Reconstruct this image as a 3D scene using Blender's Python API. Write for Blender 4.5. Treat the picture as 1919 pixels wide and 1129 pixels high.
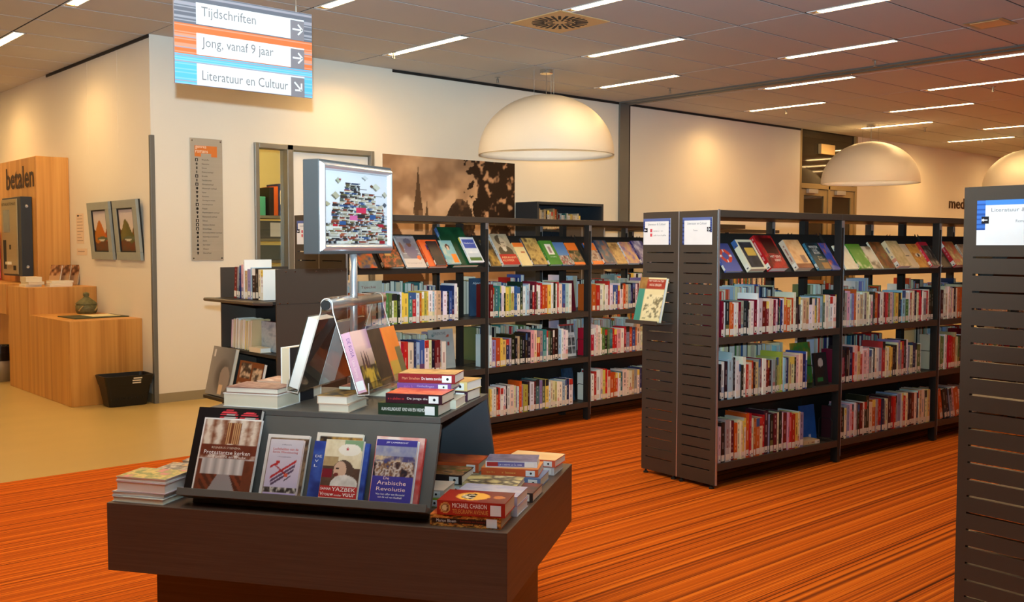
import bpy, math, random
import numpy as np
from mathutils import Matrix, Vector
random.seed(7)
for o in list(bpy.data.objects): bpy.data.objects.remove(o)
sc = bpy.context.scene
COL = sc.collection
R = math.radians

# ------------------------------------------------------------------ camera
CAMH = 1.42
yaw, pitch, roll = R(41.83), R(-3.14), R(0.09)
fw = Vector((math.sin(yaw)*math.cos(pitch), math.cos(yaw)*math.cos(pitch), math.sin(pitch)))
rt = Vector((math.cos(yaw), -math.sin(yaw), 0)); up = rt.cross(fw)
rt2 = rt*math.cos(roll)+up*math.sin(roll); up2 = up*math.cos(roll)-rt*math.sin(roll)
cd = bpy.data.cameras.new('camera'); cam = bpy.data.objects.new('camera', cd); COL.objects.link(cam)
cd.sensor_width = 36; cd.lens = 36*1865/1919; cd.clip_start = .05; cd.clip_end = 100
m = Matrix.Identity(4)
for i in range(3):
    m[i][0] = rt2[i]; m[i][1] = up2[i]; m[i][2] = -fw[i]
m[2][3] = CAMH
cam.matrix_world = m
sc.camera = cam
# ------------------------------------------------------------------ world, view, lights
w = bpy.data.worlds.new('world'); sc.world = w; w.use_nodes = True
w.node_tree.nodes['Background'].inputs[0].default_value = (.9, .8, .65, 1)
w.node_tree.nodes['Background'].inputs[1].default_value = .15
sc.view_settings.view_transform = 'Standard'; sc.view_settings.look = 'None'
sc.view_settings.exposure = 0.0; sc.view_settings.gamma = 1; sc.view_settings.use_curve_mapping = False

def lamp(name, kind, loc, energy, color, **kw):
    d = bpy.data.lights.new(name, kind); d.energy = energy; d.color = color
    for k, v in kw.items(): setattr(d, k, v)
    o = bpy.data.objects.new(name, d); COL.objects.link(o); o.location = loc
    return o
# the photographer's flash, just above the lens (it throws the sign's shadow down the wall)
FLASH = lamp('camera_flash', 'SPOT', (-.02, -.02, CAMH+.15), 3100, (.64, .88, 1.0), shadow_soft_size=.02, spot_size=R(100), spot_blend=1.0)
FLASH.rotation_euler = (R(90+32), 0, -yaw)      # head tilted up, as the cool upper and warm lower half of the room show
# halogen wall washers tucked into the ceiling edge (scallops on the walls)
for (x, y) in ((5.43, 8.25), (8.45, 8.25), (11.5, 8.25), (14.6, 8.25), (17.6, 8.25), (21.4, 8.25), (3.0, 10.2), (3.0, 12.6)):
    lamp('wall_washer', 'SPOT', (x, y, 3.26), 36 if y < 9 else 26, (1, .60, .22), spot_size=R(152), spot_blend=1.0, shadow_soft_size=.03)
STRIP = 58.0        # emission of the fluorescent strips
STRIPC = (1, .64, .27)

# ------------------------------------------------------------------ helpers
def lin(c):
    c = np.asarray(c, float)/255
    return np.where(c <= .04045, c/12.92, ((c+.055)/1.055)**2.4)
def L(r, g, b): return tuple(float(q) for q in lin((r, g, b)))

class MB:
    def __init__(s): s.v = []; s.f = []; s.c = []
    def quad(s, a, b, c, d, col=None):
        n = len(s.v); s.v += [tuple(a), tuple(b), tuple(c), tuple(d)]; s.f.append((n, n+1, n+2, n+3)); s.c.append(col); return s
    def box(s, x0, x1, y0, y1, z0, z1, col=None, M=None):
        n = len(s.v)
        p = [(x0,y0,z0),(x1,y0,z0),(x1,y1,z0),(x0,y1,z0),(x0,y0,z1),(x1,y0,z1),(x1,y1,z1),(x0,y1,z1)]
        if M is not None: p = [tuple(M @ Vector(q)) for q in p]
        s.v += p
        for f in ((0,3,2,1),(4,5,6,7),(0,1,5,4),(1,2,6,5),(2,3,7,6),(3,0,4,7)):
            s.f.append(tuple(n+i for i in f)); s.c.append(col)
        return s
    def tube(s, pts, r, n=10, col=None, caps=True):
        pts = [Vector(p) for p in pts]; base = len(s.v); prev = None
        for i, p in enumerate(pts):
            t = (pts[min(i+1, len(pts)-1)]-pts[max(i-1, 0)]).normalized()
            if prev is None:
                a = t.orthogonal().normalized()
            else:
                a = (prev - t*prev.dot(t)).normalized()
            prev = a; b = t.cross(a); rr = r[i] if isinstance(r, (list, tuple)) else r
            for k in range(n):
                q = 2*math.pi*k/n; s.v.append(tuple(p+a*rr*math.cos(q)+b*rr*math.sin(q)))
        for i in range(len(pts)-1):
            for k in range(n):
                k2 = (k+1) % n
                s.f.append((base+i*n+k, base+i*n+k2, base+(i+1)*n+k2, base+(i+1)*n+k)); s.c.append(col)
        if caps:
            s.f.append(tuple(base+k for k in reversed(range(n)))); s.c.append(col)
            s.f.append(tuple(base+(len(pts)-1)*n+k for k in range(n))); s.c.append(col)
        return s
    def lathe(s, prof, n=48, c=(0, 0), col=None):
        base = len(s.v)
        for (r, z) in prof:
            for k in range(n):
                q = 2*math.pi*k/n; s.v.append((c[0]+r*math.cos(q), c[1]+r*math.sin(q), z))
        for i in range(len(prof)-1):
            for k in range(n):
                k2 = (k+1) % n
                s.f.append((base+i*n+k, base+i*n+k2, base+(i+1)*n+k2, base+(i+1)*n+k)); s.c.append(col)
        return s
    def prism(s, poly, axis, t0, t1, col=None):
        # poly: 2d points; axis 0/1/2 = extrusion axis, other two coords in cyclic order
        n = len(s.v); k = len(poly)
        for t in (t0, t1):
            for (a, b) in poly:
                p = [0, 0, 0]; p[axis] = t; p[(axis+1) % 3] = a; p[(axis+2) % 3] = b; s.v.append(tuple(p))
        s.f.append(tuple(n+i for i in reversed(range(k)))); s.c.append(col)
        s.f.append(tuple(n+k+i for i in range(k))); s.c.append(col)
        for i in range(k):
            j = (i+1) % k; s.f.append((n+i, n+j, n+k+j, n+k+i)); s.c.append(col)
        return s
    def add(s, o, M=None):
        n = len(s.v)
        s.v += [tuple(M @ Vector(p)) for p in o.v] if M is not None else o.v
        s.f += [tuple(n+i for i in f) for f in o.f]; s.c += o.c
        return s
    def mesh(s, name):
        me = bpy.data.meshes.new(name); me.from_pydata(s.v, [], s.f)
        if any(c is not None for c in s.c):
            at = me.color_attributes.new('Col', 'FLOAT_COLOR', 'CORNER')
            arr = np.ones((len(me.loops), 4), np.float32); i = 0
            for f, c in zip(s.f, s.c):
                if c is not None: arr[i:i+len(f), :3] = c[:3]
                i += len(f)
            at.data.foreach_set('color', arr.ravel())
        return me
    def build(s, name, mat, parent=None, M=None, smooth=False, bevel=0):
        return mkobj(name, s.mesh(name), mat, parent, M, smooth, bevel)

def mkobj(name, me, mat, parent=None, M=None, smooth=False, bevel=0):
    if mat is not None and not me.materials: me.materials.append(mat)
    o = bpy.data.objects.new(name, me); COL.objects.link(o)
    if parent is not None: o.parent = parent
    if M is not None: o.matrix_local = M
    if smooth:
        me.polygons.foreach_set('use_smooth', [True]*len(me.polygons))
    if bevel:
        b = o.modifiers.new('bevel', 'BEVEL'); b.width = bevel; b.segments = 2; b.limit_method = 'ANGLE'
    return o
def empty(name, M=None, parent=None):
    o = bpy.data.objects.new(name, None); COL.objects.link(o); o.empty_display_size = .05
    if parent is not None: o.parent = parent
    if M is not None: o.matrix_local = M
    return o
def tag(o, label, cat, group=None):
    o['label'] = label; o['category'] = cat
    if group: o['group'] = group
    return o
def struct(o):
    o['kind'] = 'structure'; return o
def T(x, y, z): return Matrix.Translation((x, y, z))
def Rx(a): return Matrix.Rotation(R(a), 4, 'X')
def Ry(a): return Matrix.Rotation(R(a), 4, 'Y')
def Rz(a): return Matrix.Rotation(R(a), 4, 'Z')
def axes(x, y, z, loc):
    m = Matrix.Identity(4)
    for i in range(3): m[i][0] = x[i]; m[i][1] = y[i]; m[i][2] = z[i]; m[i][3] = loc[i]
    return m

# ------------------------------------------------------------------ materials
def mat(name, col, rough=.5, metal=0., spec=.5, emit=None, strength=0., trans=0., ior=1.45, coat=0.,
        noise=None, bump=None, attr=False):
    """noise=(amount, scale(3), detail): brightness mottling; bump=(strength, scale(3))"""
    m = bpy.data.materials.new(name); m.use_nodes = True; nt = m.node_tree; b = nt.nodes['Principled BSDF']
    b.inputs['Base Color'].default_value = (*col, 1); b.inputs['Roughness'].default_value = rough
    b.inputs['Metallic'].default_value = metal; b.inputs['Specular IOR Level'].default_value = spec
    b.inputs['Transmission Weight'].default_value = trans; b.inputs['IOR'].default_value = ior
    b.inputs['Coat Weight'].default_value = coat
    if emit: b.inputs['Emission Color'].default_value = (*emit, 1); b.inputs['Emission Strength'].default_value = strength
    src = None
    if attr:
        a = nt.nodes.new('ShaderNodeAttribute'); a.attribute_name = 'Col'; src = a.outputs['Color']
        nt.links.new(src, b.inputs['Base Color'])
    if noise or bump:
        tc = nt.nodes.new('ShaderNodeTexCoord')
    if noise:
        mp = nt.nodes.new('ShaderNodeMapping'); mp.inputs['Scale'].default_value = noise[1]
        nz = nt.nodes.new('ShaderNodeTexNoise'); nz.inputs['Scale'].default_value = 1; nz.inputs['Detail'].default_value = noise[2]
        nt.links.new(tc.outputs['Object'], mp.inputs['Vector']); nt.links.new(mp.outputs[0], nz.inputs['Vector'])
        mr = nt.nodes.new('ShaderNodeMapRange'); mr.inputs[1].default_value = .25; mr.inputs[2].default_value = .75
        mr.inputs[3].default_value = 1-noise[0]; mr.inputs[4].default_value = 1+noise[0]
        nt.links.new(nz.outputs['Fac'], mr.inputs[0])
        mx = nt.nodes.new('ShaderNodeMix'); mx.data_type = 'RGBA'; mx.blend_type = 'MULTIPLY'; mx.inputs[0].default_value = 1
        if src is not None: nt.links.new(src, mx.inputs[6])
        else: mx.inputs[6].default_value = (*col, 1)
        nt.links.new(mr.outputs[0], mx.inputs[7]); nt.links.new(mx.outputs[2], b.inputs['Base Color'])
    if bump:
        mp2 = nt.nodes.new('ShaderNodeMapping'); mp2.inputs['Scale'].default_value = bump[1]
        nz2 = nt.nodes.new('ShaderNodeTexNoise'); nz2.inputs['Scale'].default_value = 1; nz2.inputs['Detail'].default_value = 3
        nt.links.new(tc.outputs['Object'], mp2.inputs['Vector']); nt.links.new(mp2.outputs[0], nz2.inputs['Vector'])
        bp = nt.nodes.new('ShaderNodeBump'); bp.inputs['Strength'].default_value = bump[0]; bp.inputs['Distance'].default_value = .002
        nt.links.new(nz2.outputs['Fac'], bp.inputs['Height']); nt.links.new(bp.outputs[0], b.inputs['Normal'])
    return m
def ramp_mat(name, scale, stops, rough, detail=4, scale2=None, bump=0., spec=.5):
    """colour ramp over stretched noise (wood grain, carpet stripes)"""
    m = bpy.data.materials.new(name); m.use_nodes = True; nt = m.node_tree; b = nt.nodes['Principled BSDF']
    b.inputs['Roughness'].default_value = rough; b.inputs['Specular IOR Level'].default_value = spec
    tc = nt.nodes.new('ShaderNodeTexCoord')
    def nz(s, d):
        mp = nt.nodes.new('ShaderNodeMapping'); mp.inputs['Scale'].default_value = s
        n = nt.nodes.new('ShaderNodeTexNoise'); n.inputs['Scale'].default_value = 1; n.inputs['Detail'].default_value = d
        nt.links.new(tc.outputs['Object'], mp.inputs['Vector']); nt.links.new(mp.outputs[0], n.inputs['Vector']); return n.outputs['Fac']
    f = nz(scale, detail)
    if scale2:
        g = nz(scale2, 2); ad = nt.nodes.new('ShaderNodeMath'); ad.operation = 'ADD'; nt.links.new(f, ad.inputs[0]); nt.links.new(g, ad.inputs[1])
        hf = nt.nodes.new('ShaderNodeMath'); hf.operation = 'MULTIPLY'; hf.inputs[1].default_value = .5; nt.links.new(ad.outputs[0], hf.inputs[0]); f = hf.outputs[0]
    cr = nt.nodes.new('ShaderNodeValToRGB'); e = cr.color_ramp.elements
    e[0].position = stops[0][0]; e[0].color = (*stops[0][1], 1); e[1].position = stops[-1][0]; e[1].color = (*stops[-1][1], 1)
    for p, c in stops[1:-1]:
        q = e.new(p); q.color = (*c, 1)
    nt.links.new(f, cr.inputs[0]); nt.links.new(cr.outputs[0], b.inputs['Base Color'])
    if bump:
        bp = nt.nodes.new('ShaderNodeBump'); bp.inputs['Strength'].default_value = bump; bp.inputs['Distance'].default_value = .003
        nt.links.new(f, bp.inputs['Height']); nt.links.new(bp.outputs[0], b.inputs['Normal'])
    return m
def clear(name, tint, ior):
    m = bpy.data.materials.new(name); m.use_nodes = True; nt = m.node_tree; nt.nodes.clear()
    out = nt.nodes.new('ShaderNodeOutputMaterial'); t = nt.nodes.new('ShaderNodeBsdfTransparent'); t.inputs[0].default_value = (*tint, 1)
    g = nt.nodes.new('ShaderNodeBsdfGlossy'); g.inputs['Roughness'].default_value = .03; lw = nt.nodes.new('ShaderNodeLayerWeight'); lw.inputs[0].default_value = .35; f = nt.nodes.new('ShaderNodeMapRange'); f.inputs[1].default_value = .3; f.inputs[3].default_value = .05; f.inputs[4].default_value = (ior-1); nt.links.new(lw.outputs['Facing'], f.inputs[0])
    mx = nt.nodes.new('ShaderNodeMixShader'); nt.links.new(f.outputs[0], mx.inputs[0]); nt.links.new(t.outputs[0], mx.inputs[1]); nt.links.new(g.outputs[0], mx.inputs[2]); nt.links.new(mx.outputs[0], out.inputs[0])
    return m
MT = dict(
 wall=mat('wall_paint', L(226,220,208), .75, noise=(.02, (1.5,1.5,1.5), 3), bump=(.08, (60,60,60))),
 office=mat('office_paint', L(225,205,140), .8, noise=(.02, (1,1,1), 2)),
 floor=mat('linoleum', L(190,164,104), .28, spec=.35, noise=(.06, (1.3,2.2,1), 4)),
 carpet=ramp_mat('striped_carpet', (.05, 130, 1), [(.38, L(84,38,10)), (.46, L(168,76,16)), (.54, L(206,98,18)), (.62, L(224,124,34))], .95, 3, (.05, 46, 1), .3, .1),
 tile=mat('ceiling_tile', L(188,188,188), .8, noise=(.03, (.8,.8,.8), 2), bump=(.15, (150,150,150))),
 void=mat('ceiling_void', L(44,34,26), .9, noise=(.05, (2,2,2), 2)),
 rack=mat('rack_metal', L(69,60,52), .38, spec=.45, noise=(.04, (3,3,3), 3), bump=(.05, (400,400,400))),
 rackdark=mat('rack_dark', L(40,37,34), .45, spec=.4, noise=(.04, (3,3,3), 3)),
 laminate=ramp_mat('brown_laminate', (5, 5, 220), [(.3, L(72,55,45)), (.5, L(82,64,53)), (.7, L(92,73,60))], .42, 4, (2, 2, 90), .05),
 riser=mat('grey_laminate', L(88,86,82), .5, spec=.4, noise=(.04, (8,8,8), 3)),
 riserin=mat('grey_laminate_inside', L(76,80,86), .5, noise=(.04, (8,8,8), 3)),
 wood=ramp_mat('bamboo_wood', (38, 38, .7), [(.3, L(176,118,52)), (.5, L(204,146,72)), (.72, L(220,166,92))], .42, 4, (9, 9, .3), .05),
 steel=mat('galvanised_steel', L(150,150,146), .42, .75, noise=(.08, (6,6,6), 4)),
 dsteel=mat('grey_steel', L(112,112,108), .5, .35, noise=(.05, (4,4,4), 3)),
 alu=mat('aluminium', L(205,206,210), .28, .8, noise=(.02, (5,5,5), 2)),
 alubox=mat('grey_aluminium', L(66,66,66), .6, .1, noise=(.02, (5,5,5), 2)),
 chrome=mat('chrome', L(225,222,215), .1, 1., noise=(.01, (5,5,5), 1)),
 black=mat('black_plastic', L(17,17,18), .38, noise=(.05, (20,20,20), 2)),
 rubber=mat('black_rubber', L(30,29,28), .7, noise=(.05, (20,20,20), 2)),
 white=mat('white_paint', L(232,230,226), .5, noise=(.01, (3,3,3), 2)),
 dome=mat('lamp_shade_plastic', L(222,214,200), .45, noise=(.01, (3,3,3), 2)),
 bulb=mat('bulb', (1,.8,.5), .5, emit=(1,.74,.4), strength=30., noise=(.01, (3,3,3), 1)),
 strip=mat('fluorescent_diffuser', (.9,.85,.7), .5, emit=STRIPC, strength=STRIP, noise=(.01, (3,3,3), 1)),
 acrylic=clear('clear_acrylic', (.96,.955,.94), 1.5),
 glass=clear('door_glass', (.9,.9,.86), 1.35),
 darkglass=mat('tinted_glass', L(48,42,32), .04, spec=.8, noise=(.01, (3,3,3), 1)),
 prn=mat('printed_paper', (.8,.8,.8), .34, spec=.45, attr=True, noise=(.03, (9,9,9), 2)),
 matte=mat('matte_print', (.8,.8,.8), .7, spec=.2, attr=True, noise=(.02, (9,9,9), 2)),
 pages=mat('page_block', L(226,214,190), .85, noise=(.10, (260,3,260), 2)),
 sign=mat('sign_print', (.8,.8,.8), .6, spec=.2, attr=True, noise=(.01, (9,9,9), 2)),
 plate=mat('brushed_plate', L(178,172,160), .45, .35, noise=(.03, (2,2,90), 2)),
 art=mat('grey_stone_frame', L(150,156,150), .6, noise=(.05, (12,12,12), 3)),
 grille=mat('beige_grille', L(214,184,130), .6, noise=(.02, (5,5,5), 2)),
 darkblue=mat('blue_grey_metal', L(52,58,66), .45, .2, noise=(.04, (8,8,8), 3)),
 brass=mat('machine_plate', L(176,160,124), .4, .5, noise=(.03, (3,3,60), 2)),
 jar=mat('woven_jar', L(104,100,62), .6, noise=(.3, (40,40,60), 3)),
)
COLM = {}
def cm(r, g, b, rough=.5):
    k = (r, g, b, rough)
    if k not in COLM: COLM[k] = mat('ink_%d_%d_%d' % (r, g, b), L(r, g, b), rough, spec=.3, noise=(.02, (20,20,20), 1))
    return COLM[k]

# ------------------------------------------------------------------ text and prints
def text_mesh(s, wd=None, ht=None, bold=0.):
    cu = bpy.data.curves.new('t', 'FONT'); cu.body = s; cu.size = 1; cu.resolution_u = 2; cu.offset = bold
    o = bpy.data.objects.new('t', cu); COL.objects.link(o)
    bpy.context.view_layer.update()
    me = bpy.data.meshes.new_from_object(o.evaluated_get(bpy.context.evaluated_depsgraph_get()))
    bpy.data.objects.remove(o); bpy.data.curves.remove(cu)
    n = len(me.vertices); a = np.empty(n*3, np.float32); me.vertices.foreach_get('co', a); a = a.reshape(-1, 3)
    lo = a.min(0); hi = a.max(0); a[:, :2] -= lo[:2]; sx = sy = 1.
    W_, H_ = hi[0]-lo[0], hi[1]-lo[1]
    if wd and ht: sx, sy = wd/W_, ht/H_
    elif wd: sx = sy = wd/W_
    elif ht: sx = sy = ht/H_
    a[:, 0] *= sx; a[:, 1] *= sy; a[:, 2] = 0
    me.vertices.foreach_set('co', a.ravel()); me.update()
    me.materials.clear()
    return me
def marks(s, wd, ht):
    """lettering too small to read in the photograph: rows of letter-sized strokes"""
    rnd = random.Random(s); q = MB(); x = 0; st = ht*.62
    while x < wd-st*.5:
        if rnd.random() < .16: x += st*.6; continue
        h0 = ht*rnd.choice((.62, .62, .62, 1.)); q.quad((x, 0, 0), (x+st*.2, 0, 0), (x+st*.2, h0, 0), (x, h0, 0))
        if rnd.random() < .7: z = rnd.choice((0, .45))*h0; q.quad((x+st*.2, z, 0), (x+st*.62, z, 0), (x+st*.62, z+ht*.14, 0), (x+st*.2, z+ht*.14, 0))
        if rnd.random() < .6: q.quad((x+st*.5, 0, 0), (x+st*.68, 0, 0), (x+st*.68, ht*.6, 0), (x+st*.5, ht*.6, 0))
        x += st*.85
    return q.mesh('marks')
def text(name, s, M, wd, ht, col, parent, rough=.5):
    me = marks(s, wd, ht) if s[0] == '~' else text_mesh(s, wd, ht)
    return mkobj(name, me, cm(*col, rough) if not isinstance(col, bpy.types.Material) else col, parent, M)

def vnoise(u, v, sx, sy, seed):
    g = np.random.default_rng(seed).random((int(sy)+3, int(sx)+3))
    x = u*sx; y = v*sy; xi = np.clip(np.floor(x).astype(int), 0, int(sx)+1); yi = np.clip(np.floor(y).astype(int), 0, int(sy)+1)
    fx = x-xi; fy = y-yi; fx = fx*fx*(3-2*fx); fy = fy*fy*(3-2*fy)
    return (g[yi, xi]*(1-fx)+g[yi, xi+1]*fx)*(1-fy)+(g[yi+1, xi]*(1-fx)+g[yi+1, xi+1]*fx)*fy
def fbm(u, v, s, seed, oct=4, asp=1.):
    t = 0; a = 1; n = 0
    for i in range(oct):
        t = t+a*vnoise(u, v, s*2**i, max(1, s*asp*2**i), seed+i); n += a; a *= .55
    return t/n
def sheet(name, wd, ht, nx, ny, fn, M, parent, mt='prn'):
    """flat print: a fine grid whose vertices carry the printed colours"""
    u, v = np.meshgrid(np.linspace(0, 1, nx+1), np.linspace(0, 1, ny+1))
    c = lin(np.clip(fn(u, v), 0, 255)).reshape(-1, 3)
    vs = np.stack([u.ravel()*wd, v.ravel()*ht, np.zeros(u.size)], 1)
    i = np.arange(nx*ny); r, q = i//nx, i % nx; a = r*(nx+1)+q
    fs = np.stack([a, a+1, a+nx+2, a+nx+1], 1)
    me = bpy.data.meshes.new(name); me.from_pydata(vs.tolist(), [], fs.tolist())
    at = me.color_attributes.new('Col', 'FLOAT_COLOR', 'POINT')
    at.data.foreach_set('color', np.concatenate([c, np.ones((len(c), 1))], 1).astype(np.float32).ravel())
    return mkobj(name, me, MT[mt], parent, M)
def fill(u, col): return np.broadcast_to(np.array(col, float), u.shape+(3,)).copy()
def rect(img, u, v, u0, v0, u1, v1, col):
    k = (u >= u0) & (u <= u1) & (v >= v0) & (v <= v1); img[k] = col; return img
def ell(img, u, v, cu, cv, ru, rv, col, soft=0):
    k = ((u-cu)/ru)**2+((v-cv)/rv)**2 < 1; img[k] = col; return img
def mix(a, b, f): return np.asarray(a, float)*(1-f[..., None])+np.asarray(b, float)*f[..., None]
def picture(u, v, pal, seed, s=4, asp=1.4):
    """blotchy photographic area in the colours of pal"""
    n = np.clip((fbm(u, v, s, seed, 4, asp)-.5)*2.1+.5, 0, .999)*(len(pal)-1)
    i = n.astype(int); f = n-i; p = np.array(pal, float)
    return p[i]*(1-f[..., None])+p[i+1]*f[..., None]

# ------------------------------------------------------------------ books
# book space: thickness x, spine at y=0 facing -y, front cover +x, head +z
PAL = {'w': ((234,229,222), 'white'), 'c': ((228,212,180), 'cream'), 'k': ((34,31,31), 'black'), 'm': ((112,24,30), 'maroon'),
 'r': ((188,40,38), 'red'), 'o': ((196,86,36), 'orange'), 'b': ((52,84,146), 'blue'), 'n': ((38,44,86), 'navy'),
 't': ((56,118,118), 'teal'), 'g': ((88,116,72), 'green'), 'l': ((168,178,82), 'lime green'), 'y': ((226,192,84), 'yellow'),
 'p': ((222,170,172), 'pink'), 'v': ((150,138,176), 'lilac'), 's': ((150,149,148), 'grey'), 'd': ((62,42,36), 'dark brown'),
 'u': ((164,190,206), 'pale blue'), 'e': ((202,172,126), 'tan')}
def book_mb(wd, h, d, col, rnd, sticker=True, plain=False):
    """cover, pages and spine label as three colour meshes"""
    t = min(.0025, wd*.18); col = np.array(col, float); a = MB(); x = wd/2
    lc = L(*col); 
    a.box(-x, -x+t, t, d, 0, h, lc); a.box(x-t, x, t, d, 0, h, lc)
    # spine: printed strip with title-like marks
    acc = (235,230,220) if col.mean() < 130 else (rnd.choice([(40,36,40),(120,30,30),(40,60,110),(80,70,60)]))
    n = 18; lo = rnd.randint(5, 7); hi = rnd.randint(12, 16); style = rnd.random(); band = rnd.choice([(190,50,40),(230,200,90),(60,90,140),(40,40,40),(235,230,220)])
    for i in range(n):
        z0 = h*i/n; z1 = h*(i+1)/n
        for j, (xa, xb) in enumerate(((-x, -x*.26), (-x*.26, x*.26), (x*.26, x))):
            c = col
            if not plain:
                if style < .22 and i >= n-4: c = np.array(band, float)
                if style > .85 and i < 6: c = col*.6+np.array(band)*.4
                if j == 1 and lo <= i <= hi and rnd.random() < .62: c = c*.5+np.array(acc, float)*.5
            lcc = L(*c)
            a.quad((xa, 0, z0), (xb, 0, z0), (xb, 0, z1), (xa, 0, z1), lcc)
    a.quad((-x, 0, h), (x, 0, h), (x, t, h), (-x, t, h), lc); a.quad((-x, 0, 0), (-x, t, 0), (x, t, 0), (x, 0, 0), lc)
    a.quad((-x, 0, 0), (-x, 0, h), (-x, t, h), (-x, t, 0), lc); a.quad((x, 0, 0), (x, t, 0), (x, t, h), (x, 0, h), lc)
    p = MB().box(-x+t, x-t, t, d-.003, .002, h-.003, L(*rnd.choice([(226,214,190),(232,224,206),(216,200,170),(236,230,220)])))
    s = MB()
    if sticker:
        sw = max(.006, min(wd*.86, .03))/2; z0 = .006+rnd.random()*.006; z1 = z0+.036
        s.box(-sw, sw, -.0006, .0002, z0, z1, L(226,214,196))
        if rnd.random() < .4: s.box(-sw*.5, sw*.5, -.0009, -.0005, z0+.004, z0+.012, L(90,84,84))
    return a, p, s
def book(wd, h, d, col, M, label, group=None, parent=None, sticker=True, seed=0, plain=False, name='book', cat='book'):
    rnd = random.Random(seed); a, p, s = book_mb(wd, h, d, col, rnd, sticker, plain)
    o = a.build(name, MT['prn'], parent, M); p.build('pages', MT['matte'], o)
    if sticker: s.build('spine_label', MT['matte'], o)
    tag(o, label, cat, group); return o
def cover(o, wd, h, d, fn, nx=22, ny=34, name='cover_print'):
    return sheet(name, d-.001, h-.001, nx, ny, fn, axes((0,1,0), (0,0,1), (1,0,0), (wd/2+.0004, .0005, .0005)), o)
def ctext(o, s, wd_book, u, v, tw, th, col, name='cover_title'):
    return text(name, s, axes((0,1,0), (0,0,1), (1,0,0), (wd_book/2+.0009, u, v)), tw, th, col, o)
def stext(o, s, h, start, tw, th, col, xoff=0., name='spine_title'):
    """spine lettering running head to foot; start = distance from the head"""
    return text(name, s, axes((0,0,-1), (1,0,0), (0,-1,0), (xoff-th/2, -.0006, h-start)), tw, th, col, o)
FACE = Rz(-90)                       # front cover towards -y, spine at the left
def flat(x, y, z, rot, wd, h):       # lying, front cover up, spine towards -y, head to the left
    return T(x, y, z) @ Rz(rot) @ T(h, 0, wd/2) @ Ry(-90)
ONES = 'zero first second third fourth fifth sixth seventh eighth ninth tenth eleventh twelfth thirteenth fourteenth fifteenth sixteenth seventeenth eighteenth nineteenth'.split()
def ordinal(n):
    if n < 20: return ONES[n]
    t = {2: 'twent', 3: 'thirt', 4: 'fort', 5: 'fift', 6: 'sixt'}[n//10]
    return t+'ieth' if n % 10 == 0 else t+'y-'+ONES[n % 10]
# ------------------------------------------------------------------ the room
WY, WX, CZ = 8.775, 3.546, 3.29
struct(MB().box(-7, 26, -6, 16, -.05, 0).build('floor', MT['floor']))
struct(MB().box(-7, 26, -6, 6.40, 0.0005, .006).build('floor_carpet', MT['carpet']))
wb = MB()
wb.box(WX, 4.54, WY, WY+.12, 0, CZ+.05); wb.box(4.54, 5.90, WY, WY+.12, 2.41, CZ+.05); wb.box(5.90, 13.97, WY, WY+.12, 0, CZ+.05); wb.box(15.74, 26, WY, WY+.12, 0, CZ+.05)
struct(wb.build('wall_back', MT['wall']))
struct(MB().box(WX, WX+.12, WY+.12, 16, 0, CZ+.05).build('wall_left', MT['wall']))
struct(MB().box(26, 26.1, -6, WY, 0, CZ+.05).build('wall_right', MT['wall']))
struct(MB().box(-7, 26, -6.1, -6, 0, CZ+.05).build('wall_front', MT['wall']))
struct(MB().box(-7.1, -7, -6, 16, 0, CZ+.05).build('wall_far_left', MT['wall']))
struct(MB().box(-7, WX, 16, 16.1, 0, CZ+.05).build('wall_far_back', MT['wall']))
bm_ = mat('baseboard_vinyl', L(150,138,112), .5, noise=(.03, (4,4,4), 2))
struct(MB().box(WX, 4.54, WY-.008, WY, 0, .085).box(5.9, 13.97, WY-.008, WY, 0, .085).box(15.74, 26, WY-.008, WY, 0, .085).build('baseboard_back', bm_))
struct(MB().box(WX-.008, WX, WY, 9.04, 0, .085).build('baseboard_left', bm_))
struct(MB().box(6.15, 13.97, WY-.012, WY, CZ-.03, CZ-.002).build('trim_1', MT['rubber']))  # black strip paints in the dark shadow gap between wall and ceiling
struct(MB().box(WX-.012, WX, WY, 11.6, CZ-.03, CZ-.002).build('trim_2', MT['rubber']))  # left wall's shadow gap, its shade likewise drawn as a black strip
# steel corner guard
struct(MB().box(WX-.010, WX+.03, WY-.010, WY-.001, 0.0, 2.405).box(WX-.010, WX-.001, WY-.001, WY+.03, 0.0, 2.405).build('trim_3', MT['dsteel'], bevel=.003))
# fine vertical joints in the left wall panelling
for i, y in enumerate((9.55, 10.35)):
    struct(MB().box(WX-.0015, WX, y, y+.004, 2.35, CZ-.03).build('trim_%d' % (4+i), MT['wall']))
# ceiling: dark void with tiles hung below
ceil = struct(MB().box(-7, 26, -6, 16, CZ+.0032, CZ+.08).build('ceiling', MT['void']))
MB().box(-7, 26, -6, 1.05, CZ, CZ+.003).build('ceiling_panel', MT['tile'], ceil)
MB().box(-7, -.40, 1.05, 16, CZ, CZ+.003).build('ceiling_panel', MT['tile'], ceil)
XK = lambda k: 5.62+1.5*k
YB = lambda b: 8.22-1.253*b
def islight(k, b): return (k+b) % 2 == 0 and not (k == 13)
tiles = {}
G = .0085
def tile(x0, x1, y0, y1):
    if x1-x0 < .03 or y1-y0 < .03: return
    key = (round(x1-x0, 3), round(y1-y0, 3))
    if key not in tiles:
        me = MB().box(0, x1-x0, 0, y1-y0, 0, .003).mesh('ceiling_tile'); me.materials.append(MT['tile']); tiles[key] = me
    mkobj('ceiling_tile', tiles[key], None, ceil, T(x0, y0, CZ))
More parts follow.
